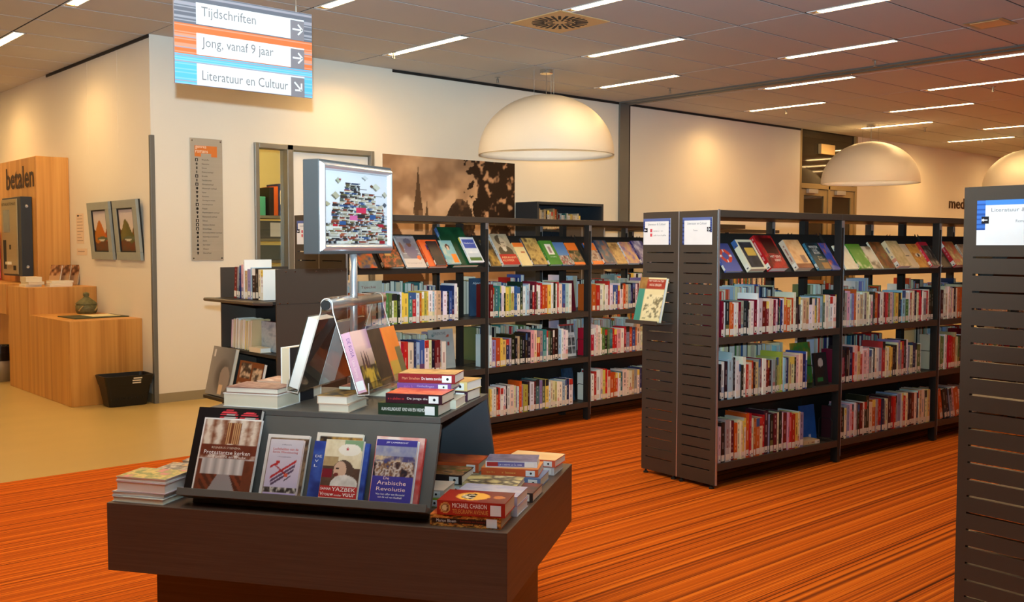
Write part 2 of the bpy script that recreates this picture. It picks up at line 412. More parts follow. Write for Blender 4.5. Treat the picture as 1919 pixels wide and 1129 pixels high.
for k in range(-4, 13):
    for j in range(-13, 12):
        ya = 8.22-.6265*j; yb = ya-.6265; b = math.floor(j/2)
        x0, x1 = XK(k), XK(k+1); lt = islight(k, b)
        if ya > WY:                       # beyond the back wall line: only left of the left wall
            if x0 >= WX: 
                if yb < WY: tile(x0+G, x1-G, yb+G, WY-.004)
                continue
            x1 = min(x1, WX)
            if yb < WY and x1 == WX:      # row that straddles the wall corner
                tile(x0+(.118 if lt else G), x1-G, yb+G, ya-G); tile(x1, XK(k+1)-G, yb+G, WY-.004); continue
        tile(x0+(.118 if lt else G), x1-(0 if x1 == WX else G), yb+G, ya-G)
n_l = 0
lh = lm = None
for k in range(-4, 13):
    for b in range(-6, 6):
        if not islight(k, b): continue
        x0, y1 = XK(k), YB(b); y0 = y1-1.253
        if y1 > WY+.1 and x0+.12 > WX: continue
        if y0 < 1.0: continue
        r_ = empty('ceiling_light', T(x0+.006, y0+.02, CZ)); tag(r_, 'recessed fluorescent strip light in a joint of the grey tiled ceiling', 'ceiling light', 'recessed strip lights of the tiled ceiling')
        if lh is None:
            lh = MB().box(0, .012, 0, 1.213, -.003, .003).box(.094, .106, 0, 1.213, -.003, .003).box(.012, .094, 0, .01, -.003, .003).box(.012, .094, 1.203, 1.213, -.003, .003).box(.012, .094, .01, 1.203, .002, .003).mesh('housing'); lh.materials.append(MT['white'])
            lm = MB().box(.013, .093, .012, 1.13, -.001, .0015).mesh('diffuser'); lm.materials.append(MT['strip'])
            le = MB().box(.02, .086, 1.135, 1.20, -.001, .0015).box(.04, .066, 1.13, 1.16, -.006, -.001).mesh('lamp_holder'); le.materials.append(MT['grille'])
        mkobj('housing', lh, None, r_); mkobj('diffuser', lm, None, r_); mkobj('lamp_holder', le, None, r_); n_l += 1
# steel column and ceiling rail of the folding partition
struct(MB().box(9.70, 9.88, WY-.03, WY-.001, 0, CZ-.002).build('trim_6', MT['dsteel'], bevel=.004))
struct(MB().box(9.885, 9.91, WY-.02, WY-.001, 0, CZ-.002).build('trim_7', MT['rubber']))
rail = struct(empty('trim_8', T(9.70, 1.1, CZ)))
MB().box(0, .075, 0, WY-1.13, -.02, -.001).build('rail_flange', MT['dsteel'], rail); MB().box(.075, .105, 0, WY-1.13, -.008, -.001).build('rail_groove', MT['rubber'], rail)
MB().box(.105, .18, 0, WY-1.13, -.028, -.001).build('rail_flange', MT['dsteel'], rail)
bolt = MB().lathe([(0, -.034), (.008, -.033), (.009, -.028)], 10).mesh('bolt'); bolt.materials.append(MT['chrome'])
for i in range(11): mkobj('bolt', bolt, None, rail, T(.142, .4+.68*i, 0))

# air vents with swirl slots
def vent(x, y, label):
    r_ = empty('air_vent', T(x, y, CZ-.004)); tag(r_, label, 'air vent')
    MB().box(-.29, .29, -.30, .30, -.002, .003).build('plate', MT['grille'], r_)
    q = MB()
    for i in range(24):
        a = 2*math.pi*i/24
        for (ra, rb, wd) in (((.06, .12, .008), (.135, .235, .012)) if i % 2 == 0 else ((.12, .235, .012),)):
            q.box(ra, rb, -wd, wd, -.0045, -.0015, M=Matrix.Rotation(a, 4, 'Z'))
    q.build('slot', MT['rubber'], r_)
vent(5.90, 6.0, 'square beige ceiling vent with swirl slots near the big dome lamp')
vent(15.3, 5.45, 'square beige swirl ceiling vent far off past the partition rail')
r_ = empty('ceiling_hatch', T(8.6, 3.62, CZ-.006)); tag(r_, 'small tan rectangular access plate set into a grey ceiling tile', 'ceiling hatch')
MB().box(-.16, .16, -.16, .16, 0, .005).build('frame', MT['steel'], r_); MB().box(-.12, .12, -.12, .12, -.003, 0).build('panel', MT['grille'], r_)
# sprinklers
for (x, y) in ((5.62, 8.0), (9.3, 7.6), (9.45, 5.1), (11.9, 7.7), (12.0, 5.0), (15.3, 7.4), (17.6, 7.5), (7.3, 8.4)):
    r_ = empty('sprinkler_head', T(x, y, CZ)); tag(r_, 'small chrome fire sprinkler hanging below the grey ceiling tiles', 'sprinkler', 'ceiling sprinklers')
    MB().lathe([(0, -.004), (.03, -.004), (.032, 0)], 14).build('rosette', MT['steel'], r_)
    MB().tube([(0, 0, 0), (0, 0, -.035)], .007, 8).box(-.014, -.009, -.004, .004, -.06, -.02).box(.009, .014, -.004, .004, -.06, -.02).lathe([(0, -.062), (.018, -.062), (.018, -.058), (0, -.058)], 10).build('nozzle', MT['steel'], r_)

# ------------------------------------------------------------------ door with side light to the office
d1 = struct(empty('door_1', T(4.54, WY, 0)))
for (x0, x1) in ((0, .045), (.345, .41), (1.315, 1.36)):
    MB().box(x0, x1, -.03, .12, 0, 2.41).build('door_frame', MT['steel'], d1, bevel=.004)
MB().box(.045, 1.315, -.03, .12, 2.36, 2.41).build('door_frame', MT['steel'], d1, bevel=.004)
MB().box(.045, .345, .05, .056, .02, 2.36).build('glass_pane', MT['glass'], d1)
leaf = MB().box(.415, 1.31, .02, .06, .01, 2.35).build('door_leaf', MT['white'], d1, bevel=.003)
MB().tube([(.50, .02, 1.05), (.50, -.04, 1.05), (.62, -.04, 1.05)], .009, 8).build('door_handle', MT['chrome'], leaf)
# office behind
ow = struct(MB().box(4.2, 4.3, 8.9, 10.5, 0, 2.6).box(6.4, 6.5, 8.9, 10.5, 0, 2.6).box(4.2, 6.5, 10.5, 10.6, 0, 2.6).box(4.2, 6.5, 8.9, 10.6, 2.6, 2.7).build('wall_office', MT['office']))
lamp('office_light', 'POINT', (5.2, 9.5, 2.5), 26, (1, .82, .5), shadow_soft_size=.15)
OS = empty('storage_shelf', T(4.45, 9.62, 0)); tag(OS, 'grey metal storage shelf with binders seen through the narrow glass pane', 'shelf')
for z in (.2, .75, 1.27, 1.50, 1.745): MB().box(0, 1.3, 0, .34, z-.03, z).build('shelf_board', MT['steel'], OS)
for x in (0, 1.27):
    for y in (0, .32): MB().box(x, x+.03, y, y+.03, 0, 2.0).build('post', MT['dsteel'], OS)
bx = 5.16
for i, (c, lab, h) in enumerate((((36,34,36), 'black ring binder leaning at the left end of the binder row', .30), ((214,96,40), 'orange ring binder between the black and dark blue binders', .31), ((40,48,84), 'dark blue ring binder with a paper spine label in the office', .34), ((225,222,215), 'white folder at the right end of the office binder row', .27))):
    o = tag(MB().box(0, .05 if i != 2 else .075, 0, .26, 0, h).build('ring_binder', cm(*c), None, T(bx, 9.63, 1.7455), bevel=.003), lab, 'binder')
    if i == 2: MB().box(.02, .055, -.002, 0, .12, .27).build('paper_label', cm(230,214,170), o)
    bx += .052 if i != 2 else .08
tag(MB().box(0, .19, 0, .24, 0, .20).build('storage_box', cm(80,170,140), None, T(4.95, 9.68, 1.7455), bevel=.004), 'green storage box beside the office binders', 'box')
o = tag(MB().box(0, .30, 0, .26, 0, .19).build('storage_box', cm(90,92,92), None, T(5.06, 9.66, 1.5005), bevel=.004), 'grey storage box with a white note on the office shelf', 'box')
MB().box(.12, .24, -.002, 0, .02, .17).build('paper_note', cm(226,222,224), o)
tag(MB().box(0, .36, 0, .26, 0, .16).build('storage_box', cm(108,112,112), None, T(5.0, 9.66, 1.2705), bevel=.004), 'low grey storage crate on the lower office shelf', 'box')
# ------------------------------------------------------------------ glass double doors further on
d2 = struct(empty('door_2', T(13.97, WY, 0)))
fm = mat('door_frame_paint', L(158,138,98), .5, .2, noise=(.03, (4,4,4), 2))
for (x0, x1) in ((0, .06), (.86, .91), (1.71, 1.77)): MB().box(x0, x1, 0, .10, 0, 2.42 if x0 == .86 else CZ).build('door_frame', fm, d2, bevel=.003)
MB().box(.06, 1.71, 0, .10, 2.36, 2.44).build('door_frame', fm, d2); MB().box(.06, 1.71, .04, .06, 2.44, CZ).build('transom_pane', MT['darkglass'], d2)
for x0 in (.07, .92):
    lf = MB().box(x0, x0+.09, .02, .07, .01, 2.35).box(x0+.69, x0+.78, .02, .07, .01, 2.35).box(x0+.09, x0+.69, .02, .07, 2.25, 2.35).box(x0+.09, x0+.69, .02, .07, .01, .2).build('door_leaf', fm, d2)
    MB().box(x0+.09, x0+.69, .04, .05, .2, 2.25).build('glass_pane', MT['darkglass'], lf)
    MB().box(x0+.15, x0+.42, -.04, .015, 2.28, 2.35).build('door_closer', MT['alu'], lf, bevel=.004)
struct(MB().box(13.9, 15.9, 9.4, 9.5, 0, CZ).build('wall_corridor', MT['wall']))
# exit light box above the doors
o = tag(MB().box(0, .42, -.06, 0, 0, .16).build('emergency_light', MT['grille'], None, T(14.55, WY+.035, 2.93), bevel=.004), 'tan box light fixed on the dark glass over the doors', 'wall light')
# "media" letters
rt_ = empty('wall_lettering', T(19.2, WY-.001, 2.17)); tag(rt_, 'dark lower-case word media mounted high on the cream back wall', 'lettering')
me = text_mesh('media', .95, .21, .012); o = mkobj('letters', me, cm(74,50,26), rt_, axes((1,0,0), (0,0,1), (0,-1,0), (0, -.012, 0)))
sd = o.modifiers.new('s', 'SOLIDIFY'); sd.thickness = .012; sd.offset = -1
# ------------------------------------------------------------------ things on the walls
# genre board
gb = empty('genre_board', T(3.90, WY-.012, 1.285)); tag(gb, 'tall brushed metal genre board headed genres romans on the cream wall', 'wall sign')
MB().box(0, .315, 0, .008, 0, 1.123).build('plate', MT['plate'], gb, bevel=.002)
def gw(name, s, x, z, wd, ht, col): return text(name, s, axes((1,0,0), (0,0,1), (0,-1,0), (x, -.0022, z)), wd, ht, col, gb)
MB().box(.045, .262, -.0018, 0, .985, 1.055).box(.045, .105, -.0018, 0, .955, .985).box(.205, .262, -.0018, 0, .955, .985).build('header', cm(214,122,56), gb)
gw('heading', 'genres', .052, 1.022, .105, .03, (240,225,205)); gw('heading', 'romans', .052, .99, .12, .022, (240,225,205))
for x, z in ((.02, 1.10), (.295, 1.10), (.02, .022), (.295, .022)):
    MB().lathe([(0, -.006), (.007, -.005), (.009, 0)], 10).build('screw', MT['chrome'], gb, T(x, 0, z) @ Rx(90) @ T(0, 0, 0) @ Rx(180))
GN = ['Biografie','Detective','Dieren','Doktersverhaal','Erotiek','Familieroman','Griezelverhaal','Historisch verhaal','Humor','Kerstmis','Oorlog en verzet','Paardenpony\'s','Poezen','Psychologisch verhaal','Romantisch verhaal','School','Science-fiction','Sinterklaas','Sociaal/politiek verhaal','Spanning en avontuur','Sport','Sprookjes','Western','Zeeverhaal']
rn = random.Random(3)
for i, s in enumerate(GN):
    z = .925-.0372*i
    gw('genre_line', s, .112, z-.006, .0078*len(s), .014, (70,62,56))
    if i in (0, 4, 6, 11, 15, 16, 17): q = MB().box(.048, .076, -.0018, 0, z-.014, z+.014)
    else:
        q = MB(); q.box(.058, .066+.006*rn.random(), -.0018, 0, z-.012, z+.012); q.box(.052, .074, -.0018, 0, z-.012+.016*rn.random(), z-.002+.012*rn.random())
    q.build('pictogram', cm(52,46,42), gb)
    if i in (0, 4, 6, 11, 15, 16, 17): MB().box(.057, .067, -.0026, -.0016, z-.009, z+.007).build('pictogram_mark', cm(196,188,176), gb)
# mural: sepia village photograph
def mural(u, v):
    n = fbm(u, v, 5, 11, 4, .8); img = mix((150,116,88), (206,166,128), np.clip((n-.35)*2.4, 0, 1))
    cl = np.clip((fbm(u, v, 6, 31, 3, .8)-.52)*5, 0, 1)*np.clip(1-abs(v-.66)*2.2, 0, 1); img = mix(img, (222,186,150), cl)
    img = mix(img, (224,184,146), np.clip(.62-v, 0, 1)*.8)
    dk = np.array((46,30,20.))
    # church spire
    t = np.clip((.90-v)/.32, 0, 1); sp = (abs(u-.247) < .004+.030*t**1.4) & (v < .92) & (v > .55); img[sp] = (92,68,48)
    tw = (abs(u-.25) < .034) & (v <= .58) & (v > .42); img[tw] = (128,98,72); img[(abs(u-.238) < .012) & tw] = (96,72,52)
    s2 = (abs(u-.31) < .012*np.clip((.66-v)/.12, 0, 1)) & (v < .66); img[s2] = (100,76,54)
    # roofs
    rf = (v < .62-abs(u-.03)*2.2) & (v < .62); img[rf] = (98,70,50)
    rf = (v < .50-abs(u-.38)*1.5) & (v > .3) & (abs(u-.38) < .12); img[rf] = (142,108,80)
    n2 = fbm(u, v, 26, 5, 3, .8)
    tr = ((u-.56)/.135)**2+((v-.46)/.24)**2 < .75+.6*(n2-.5); img[tr] = mix(dk+12, (112,82,58), np.clip((n2-.5)*4, 0, 1))[tr]
    n3 = fbm(u, v, 22, 77, 3, .8); tr = (u > .70+.20*np.sin(v*5+.4)*.3+.08*(n3-.5)*3+.13*(v < .5)*np.clip(.6-v, 0, 1)) & (v > .18)
    img[tr] = mix(dk, (196,150,112), np.clip((n3-.56)*7, 0, 1))[tr]
    return img
mu = empty('wall_mural', T(6.014, WY-.006, 1.0)); tag(mu, 'large sepia photo mural of a church spire and dark trees', 'mural')
MB().box(0, 1.875, 0, .0055, 0, 1.395).build('board', MT['white'], mu)
sheet('photo_print', 1.875, 1.395, 190, 140, mural, axes((1,0,0), (0,0,1), (0,-1,0), (0, -.0008, 0)), mu, 'matte')
# two mountain reliefs, hung leaning a little off the left wall
def mountain(hue, seed):
    def f(u, v):
        img = mix((226,206,170), (196,190,200), v)
        n = fbm(u, v, 6, seed, 4, 1.8)
        h1 = .30+.46*np.exp(-((u-.42)/.34)**2)+.05*(n-.5); h2 = .30+.30*np.exp(-((u-.98)/.2)**2)+.05*(n-.5); h0 = .30+.24*np.exp(-((u)/.22)**2)
        img = np.where((v < h0)[..., None], np.array((106,74,40.)), img); img = np.where((v < h2)[..., None], np.array(hue[1], float), img)
        k = v < h1; img = np.where(k[..., None], mix(hue[0], hue[2], np.clip((u-.2)*1.5+.6*(n-.5), 0, 1)), img)
        k = v < .24+.05*np.sin(u*7+seed); img = np.where(k[..., None], mix((120,62,34), (90,80,62), n), img)
        k = ((u-.55)/.38)**2+((v-.30)/.055)**2 < 1; img[k] = (96,104,78)
        k = ((u-.5)/.25)**2+((v-.265)/.018)**2 < 1; img[k] = (206,204,190)
        return img
    return f
for i, (y1, hue, lab) in enumerate(((10.24, ((176,112,40),(150,70,30),(190,96,36)), 'grey framed relief of an orange mountain on the cream side wall'), (9.56, ((118,108,58),(120,90,44),(92,92,50)), 'grey framed relief of an olive green mountain near the wall corner'))):
    fr_ = empty('framed_picture', T(WX-.03, y1, 1.285) @ Ry(-4.5)); tag(fr_, lab, 'picture', )
    yw, hh = .585, .56
    q = MB(); q.box(0, .028, -yw, 0, 0, .075); q.box(0, .028, -yw, 0, hh-.075, hh); q.box(0, .028, -.10, 0, .075, hh-.075); q.box(0, .028, -yw, -yw+.10, .075, hh-.075)
    q.build('frame', MT['art'], fr_, bevel=.003)
    MB().box(.004, .026, -yw+.10, -.10, .075, .087).box(.004, .026, -yw+.10, -.10, hh-.087, hh-.075).box(.004, .026, -.112, -.10, .087, hh-.087).box(.004, .026, -yw+.1, -yw+.112, .087, hh-.087).build('inner_rim', MT['rubber'], fr_)
    MB().box(.0285, .04, -yw-.006, -.0, .0, hh).build('backing', MT['rubber'], fr_)
    sheet('painting', yw-.224, hh-.174, 34, 40, mountain(hue, 41+i*9), axes((0,-1,0), (0,0,1), (-1,0,0), (.016, -.112, .087)), fr_, 'matte')
# notices beside them
for (y1, wd, z0, ht, n, lab) in ((10.757, .225, 1.442, .31, 9, 'tall narrow typed notice left of the mountain reliefs'), (10.76, .31, 1.322, .07, 1, 'small pink paper strip under the typed notice')):
    o = tag(MB().box(-.0015, 0, -wd, 0, 0, ht).build('paper_notice', cm(226,206,184), None, T(WX-.0005, y1, z0)), lab, 'notice')
    q = MB(); rn = random.Random(5)
    for j in range(n): q.box(-.0022, -.0014, -wd*(.55+.35*rn.random()), -wd*.12, ht*(1-(j+.75)/(n+.6)), ht*(1-(j+.62)/(n+.6)))
    q.build('print_line', cm(120,100,90), o)
    if n > 1: MB().box(-.0023, -.0014, -wd*.36, -wd*.16, ht*.9, ht*.96).build('print_mark', cm(50,44,44), o)

# ------------------------------------------------------------------ pay point: wooden counter boxes and pillar
pb_ = tag(MB().box(2.905, WX-.001, 9.047, 10.200, 0, .757).build('counter_box', MT['wood'], None, bevel=.004), 'low bamboo counter box with a magazine and lidded jar on top', 'counter')
tag(MB().box(2.905, WX-.001, 10.202, 10.89, 0, 1.015).build('counter_box', MT['wood'], None, bevel=.004), 'taller bamboo counter box with white books on top', 'counter')
tag(MB().box(2.905, 3.213, 10.96, 13.2, .72, 1.03).build('counter_ledge', MT['wood'], None, bevel=.004), 'bamboo counter ledge under the payment machine', 'counter')
pl = empty('wooden_pillar', T(3.216, 10.952, 0)); tag(pl, 'tall bamboo pillar lettered betalen behind the counter boxes', 'pillar')
MB().box(0, .328, 0, 2.3, 0, 2.345).build('body', MT['wood'], pl, bevel=.006)
o = mkobj('lettering', text_mesh('betalen', .99, .235, .022), cm(60,34,20), pl, axes((0,-1,0), (0,0,1), (-1,0,0), (-.004, 1.045, 2.03)))
# payment machine
pm = empty('payment_machine', T(3.213+.09, 11.76, 1.10)); tag(pm, 'metal coin payment machine with dark side mounted on the bamboo pillar', 'payment machine')
MB().box(-.20, -.091, -.67, 0, 0, .83).build('housing', MT['darkblue'], pm, bevel=.004)
MB().box(-.212, -.2005, -.56, -.01, .02, .81).build('front_plate', MT['brass'], pm, bevel=.003)
MB().box(-.2145, -.2125, -.30, -.08, .46, .70).build('screen', mat('screen', L(120,126,120), .2, noise=(.1, (6,6,6), 2)), pm)
MB().box(-.2145, -.2125, -.16, -.06, .07, .38).build('slot', MT['rubber'], pm); MB().box(-.2145, -.2125, -.33, -.28, .28, .33).build('slot', MT['rubber'], pm); MB().box(-.2145, -.2125, -.50, -.41, .06, .11).build('slot', MT['rubber'], pm)
MB().box(-.25, -.2128, -.34, -.25, .12, .15).build('receipt', cm(232,222,196), pm)
text('machine_title', 'BETAALAUTOMAAT', axes((0,-1,0), (0,0,1), (-1,0,0), (-.2132, -.03, .745)), .50, .03, (40,36,30), pm)
for z in (.10, .73): MB().lathe([(0, .006), (.016, .005), (.018, 0)], 12).build('lock', MT['chrome'], pm, T(-.145, -.6705, z) @ Rx(90))
o = tag(MB().box(0, .28, 0, .05, 0, .55).build('poster_board', cm(190,40,40), None, T(2.925, 12.25, 1.0305), bevel=.003), 'red and pink board standing on the ledge at the far end', 'board')
MB().box(.01, .27, -.002, 0, .02, .25).build('pink_area', cm(232,150,160), o)
# books on the counter
def wbook(x, y, z, rot, wd, h, d, lab, col=(232,224,206)):
    o = book(wd, h, d, col, flat(x, y, z, rot, wd, h), lab, sticker=False, seed=int(x*1000+y*77), plain=True); return o
k = 0
for (x, y, z, rot, wd, lab) in ((2.93, 10.62, 1.0155, 90, .022, 'thin cream book at the bottom of the pile below the payment machine'), (2.95, 10.60, 1.0380, 93, .028, 'cream book in the middle of the pile below the payment machine'), (2.94, 10.64, 1.0665, 88, .045, 'thick white book topping the pile below the payment machine'), (3.13, 10.30, 1.0155, 2, .022, 'white book lying at the front edge of the taller counter box'), (3.20, 10.52, 1.0155, -2, .03, 'white book lying just behind the one at the counter edge'), (3.22, 10.53, 1.0465, 4, .02, 'thin white book lying on another in front of leaning paperbacks')):
    wbook(x+(.16 if rot > 45 else 0), y-(.2 if rot > 45 else 0), z, rot, wd, .215, .15, lab)
for i, (x, y, a) in enumerate(((3.27, 10.86, -14), (3.36, 10.86, -14), (3.45, 10.86, -18))):
    lab = ('brown photo paperback leaning at the left of three on the counter', 'brown photo paperback leaning in the middle of three on the counter', 'brown photo paperback leaning at the right of three against the wall')[i]
    o = book(.02, .21, .14, (150,110,80), T(x, y-.06, 1.0165) @ Rz(-62) @ Rx(-14) @ FACE, lab, sticker=False, seed=i, plain=True)
    cover(o, .02, .21, .14, lambda u, v: np.where((v > .45)[..., None], picture(u, v, [(70,44,30),(150,96,60),(200,160,120)], 5), np.array((190,150,112.))), 10, 16)
# lidded woven jar
jr = empty('lidded_jar', T(3.39, 10.05, .757)); tag(jr, 'small round olive woven jar with a knobbed lid', 'jar')
MB().lathe([(0, 0), (.085, 0), (.1, .03), (.1, .075), (.085, .095)], 28).build('body', MT['jar'], jr, smooth=True)
MB().lathe([(.098, .09), (.10, .098), (.07, .125), (.035, .15), (.022, .165), (.03, .18), (.028, .2), (0, .21)], 28).build('lid', MT['jar'], jr, smooth=True)
for i in range(4):
    a = 1.57*i+.5; MB().tube([(.1*math.cos(a), .1*math.sin(a), .03), (.104*math.cos(a+.25), .104*math.sin(a+.25), .055), (.1*math.cos(a+.5), .1*math.sin(a+.5), .08)], .007, 6).build('strap', cm(176,150,96), jr)
# magazine spread
o = tag(MB().box(0, .50, 0, .42, 0, .008).build('magazine', cm(60,66,44), None, T(3.03, 9.30, .7575) @ Rz(2), bevel=.001), 'dark green magazine lying flat on the low counter box', 'magazine')
MB().box(.2, .46, .10, .40, .0082, .0095).build('open_leaf', cm(236,222,176), o)
# waste bin
wbn = empty('waste_bin', T(2.93, 11.35, 0)); tag(wbn, 'grey waste bin with a black bag by the counter end', 'waste bin')
MB().lathe([(0, 0), (.13, 0), (.15, .36), (.145, .36), (.125, .01)], 28).build('bin', MT['plate'], wbn, smooth=True)
MB().lathe([(.152, .22), (.158, .30), (.154, .37), (.148, .37), (.14, .34)], 22).build('bin_liner', MT['black'], wbn)
# black shopping basket
bk = empty('shopping_basket', T(3.315, 8.885, 0) @ Rz(-2)); tag(bk, 'black plastic shopping basket with three white stickers on the floor', 'basket')
def ring(z, hx, hy, rr=.03, n=5):
    p = []
    for (cx, cy, a0_) in ((hx-rr, hy-rr, 0), (-hx+rr, hy-rr, 90), (-hx+rr, -hy+rr, 180), (hx-rr, -hy+rr, 270)):
        for i in range(n): a = R(a0_+90*i/(n-1)); p.append((cx+rr*math.cos(a), cy+rr*math.sin(a), z))
    return p
def loft(rings):
    q = MB(); n = len(rings[0])
    for r0 in rings: q.v += r0
    for i in range(len(rings)-1):
        for j in range(n): j2 = (j+1) % n; q.f.append((i*n+j, i*n+j2, (i+1)*n+j2, (i+1)*n+j)); q.c.append(None)
    return q
q = loft([ring(0.002, .165, .095), ring(.19, .195, .125), ring(.19, .187, .117), ring(.012, .157, .088)]); q.f.append(tuple(range(20))[::-1]); q.c.append(None); q.f.append(tuple(60+i for i in range(20))); q.c.append(None)
q.build('basket_body', MT['black'], bk)
loft([ring(.19, .2, .13), ring(.27, .218, .145), ring(.275, .218, .145), ring(.275, .208, .135), ring(.20, .19, .12), ring(.19, .2, .13)]).build('rim', MT['black'], bk)
rb = MB()
for i in range(13): rb.box(-.15+.025*i-.003, -.15+.025*i+.003, -.118, -.106, .05, .17, M=Rx(-8) @ T(0, .0, 0))
rb.build('rib', MT['black'], bk)
by = lambda z: -(.13+.015*(z-.19)/.08)-.0015
for i in range(3):
    xs = .03-.008*(i > 0); za, zb = .246-.021*i, .257-.021*i
    MB().prism([(by(za), za), (by(za)+.001, za), (by(zb)+.001, zb), (by(zb), zb)], 0, xs, xs+.075).build('white_sticker', cm(226,216,196), bk)

# ------------------------------------------------------------------ hanging direction sign
hs = empty('hanging_sign', T(1.98, 4.60, 2.19)); tag(hs, 'hanging striped sign reading Tijdschriften, Jong vanaf 9 jaar, Literatuur en Cultuur', 'hanging sign')
SW, SH = .738, .431
MB().box(0, SW, 0, .012, 0, SH).build('panel', cm(140,134,140), hs, bevel=.001)
def stripes(u, v):
    img = fill(u, (168,160,168)); rg = np.random.default_rng(2)
    for (v0, v1, c1, c2) in ((.665, 1.01, (120,120,130), (178,174,182)), (.33, .665, (244,128,72), (246,164,130)), (-.01, .33, (104,204,250), (150,214,250))):
        n = np.clip(((v-v0)/(v1-v0)*26).astype(int), 0, 25); t = rg.choice(3, 26, p=[.6, .28, .12]); tt = t[n]; k = (v >= v0) & (v < v1)
        img[k & (tt == 0)] = c1; img[k & (tt == 1)] = c2; img[k & (tt == 2)] = (182,172,182)
    return img*.78
SA = axes((1,0,0), (0,0,1), (0,-1,0), (0, -.0008, 0))
sheet('striped_print', SW, SH, 3, 156, stripes, SA, hs, 'sign')
for i, (s, tw) in enumerate((('Tijdschriften', .285), ('Jong, vanaf 9 jaar', .38), ('Literatuur en Cultuur', .46))):
    z0 = SH*(.697-.335*i)-.010; fld = MB().box(.108, .612, -.0035, -.001, z0, z0+.102).build('text_field', cm(198,196,195), hs)
    text('sign_text', s, axes((1,0,0), (0,0,1), (0,-1,0), (.134, -.004, z0+.026)), tw, .060 if i < 2 else .046, (112,108,110), hs)
    MB().box(.612, .690, -.0035, -.001, z0-.004, z0+.094).build('arrow_field', cm(116,110,114), hs); MB().box(.606, .690, -.004, -.001, z0+.095, z0+.102).build('arrow_edge', cm(200,200,200), hs)
    A = T(.652, -.0045, z0+.05) @ Matrix.Rotation(R(45 if i == 2 else 0), 4, 'Y')
    MB().box(-.029, .024, -.0006, .0006, -.0042, .0042, M=A).box(0, .037, -.0006, .0006, -.0042, .0042, M=A @ T(.002, 0, .026) @ Ry(45)).box(0, .037, -.0006, .0006, -.0042, .0042, M=A @ T(.002, 0, -.026) @ Ry(-45)).build('arrow', cm(202,202,202), hs)
for x in (.10, .65): MB().tube([(x, .006, SH), (x, .006, CZ-2.19)], .0015, 6).build('cable', MT['steel'], hs); MB().tube([(x, .006, SH), (x, .006, SH+.03)], .004, 8).build('cable_clamp', MT['steel'], hs)

# ------------------------------------------------------------------ dome lamps
def dome(x, y, label, r0=.72, energy=38):
    d = empty('dome_lamp', T(x, y, 2.39)); tag(d, label, 'pendant lamp')
    prof = [(r0, 0)]; n = 22
    prof += [(r0*math.cos(a)*1.0, .015+.62*math.sin(a)) for a in [math.pi/2*i/n for i in range(n+1)]][:-1]+[(.03, .635), (0.0, .635)]
    pin = [((r0-.016)*math.cos(a), .0+.615*math.sin(a)) for a in [math.pi/2*i/n for i in range(n+1)]]
    MB().lathe(prof, 72).build('shade', MT['dome'], d, smooth=True)
    MB().lathe([(r0-.001, 0)]+pin, 72).build('shade_lining', MT['white'], d, smooth=True)
    MB().tube([(0, 0, .635), (0, 0, CZ-2.39)], .004, 6).build('power_cable', MT['steel'], d)
    MB().lathe([(0, CZ-2.39-.045), (.065, CZ-2.39-.045), (.068, CZ-2.39-.04), (.068, CZ-2.39-.001)], 24).build('ceiling_rose', MT['chrome'], d, smooth=False)
    for i in range(3):
        a = 2.1*i+.4; MB().tube([(.13*math.cos(a), .13*math.sin(a), .62), (.13*math.cos(a), .13*math.sin(a), CZ-2.39-.002)], .0015, 5).build('suspension_wire', MT['steel'], d)
    MB().lathe([(0, .26), (.04, .28), (.055, .33), (.04, .38), (.02, .42), (.02, .6)], 20).build('bulb', MT['bulb'], d, smooth=True)
dome(7.375, 7.70, 'large white dome pendant lamp above the rear bookrack')
dome(14.28, 7.75, 'white dome pendant lamp before the glass double doors')
dome(17.26, 6.55, 'white dome pendant lamp in front of the media lettering')
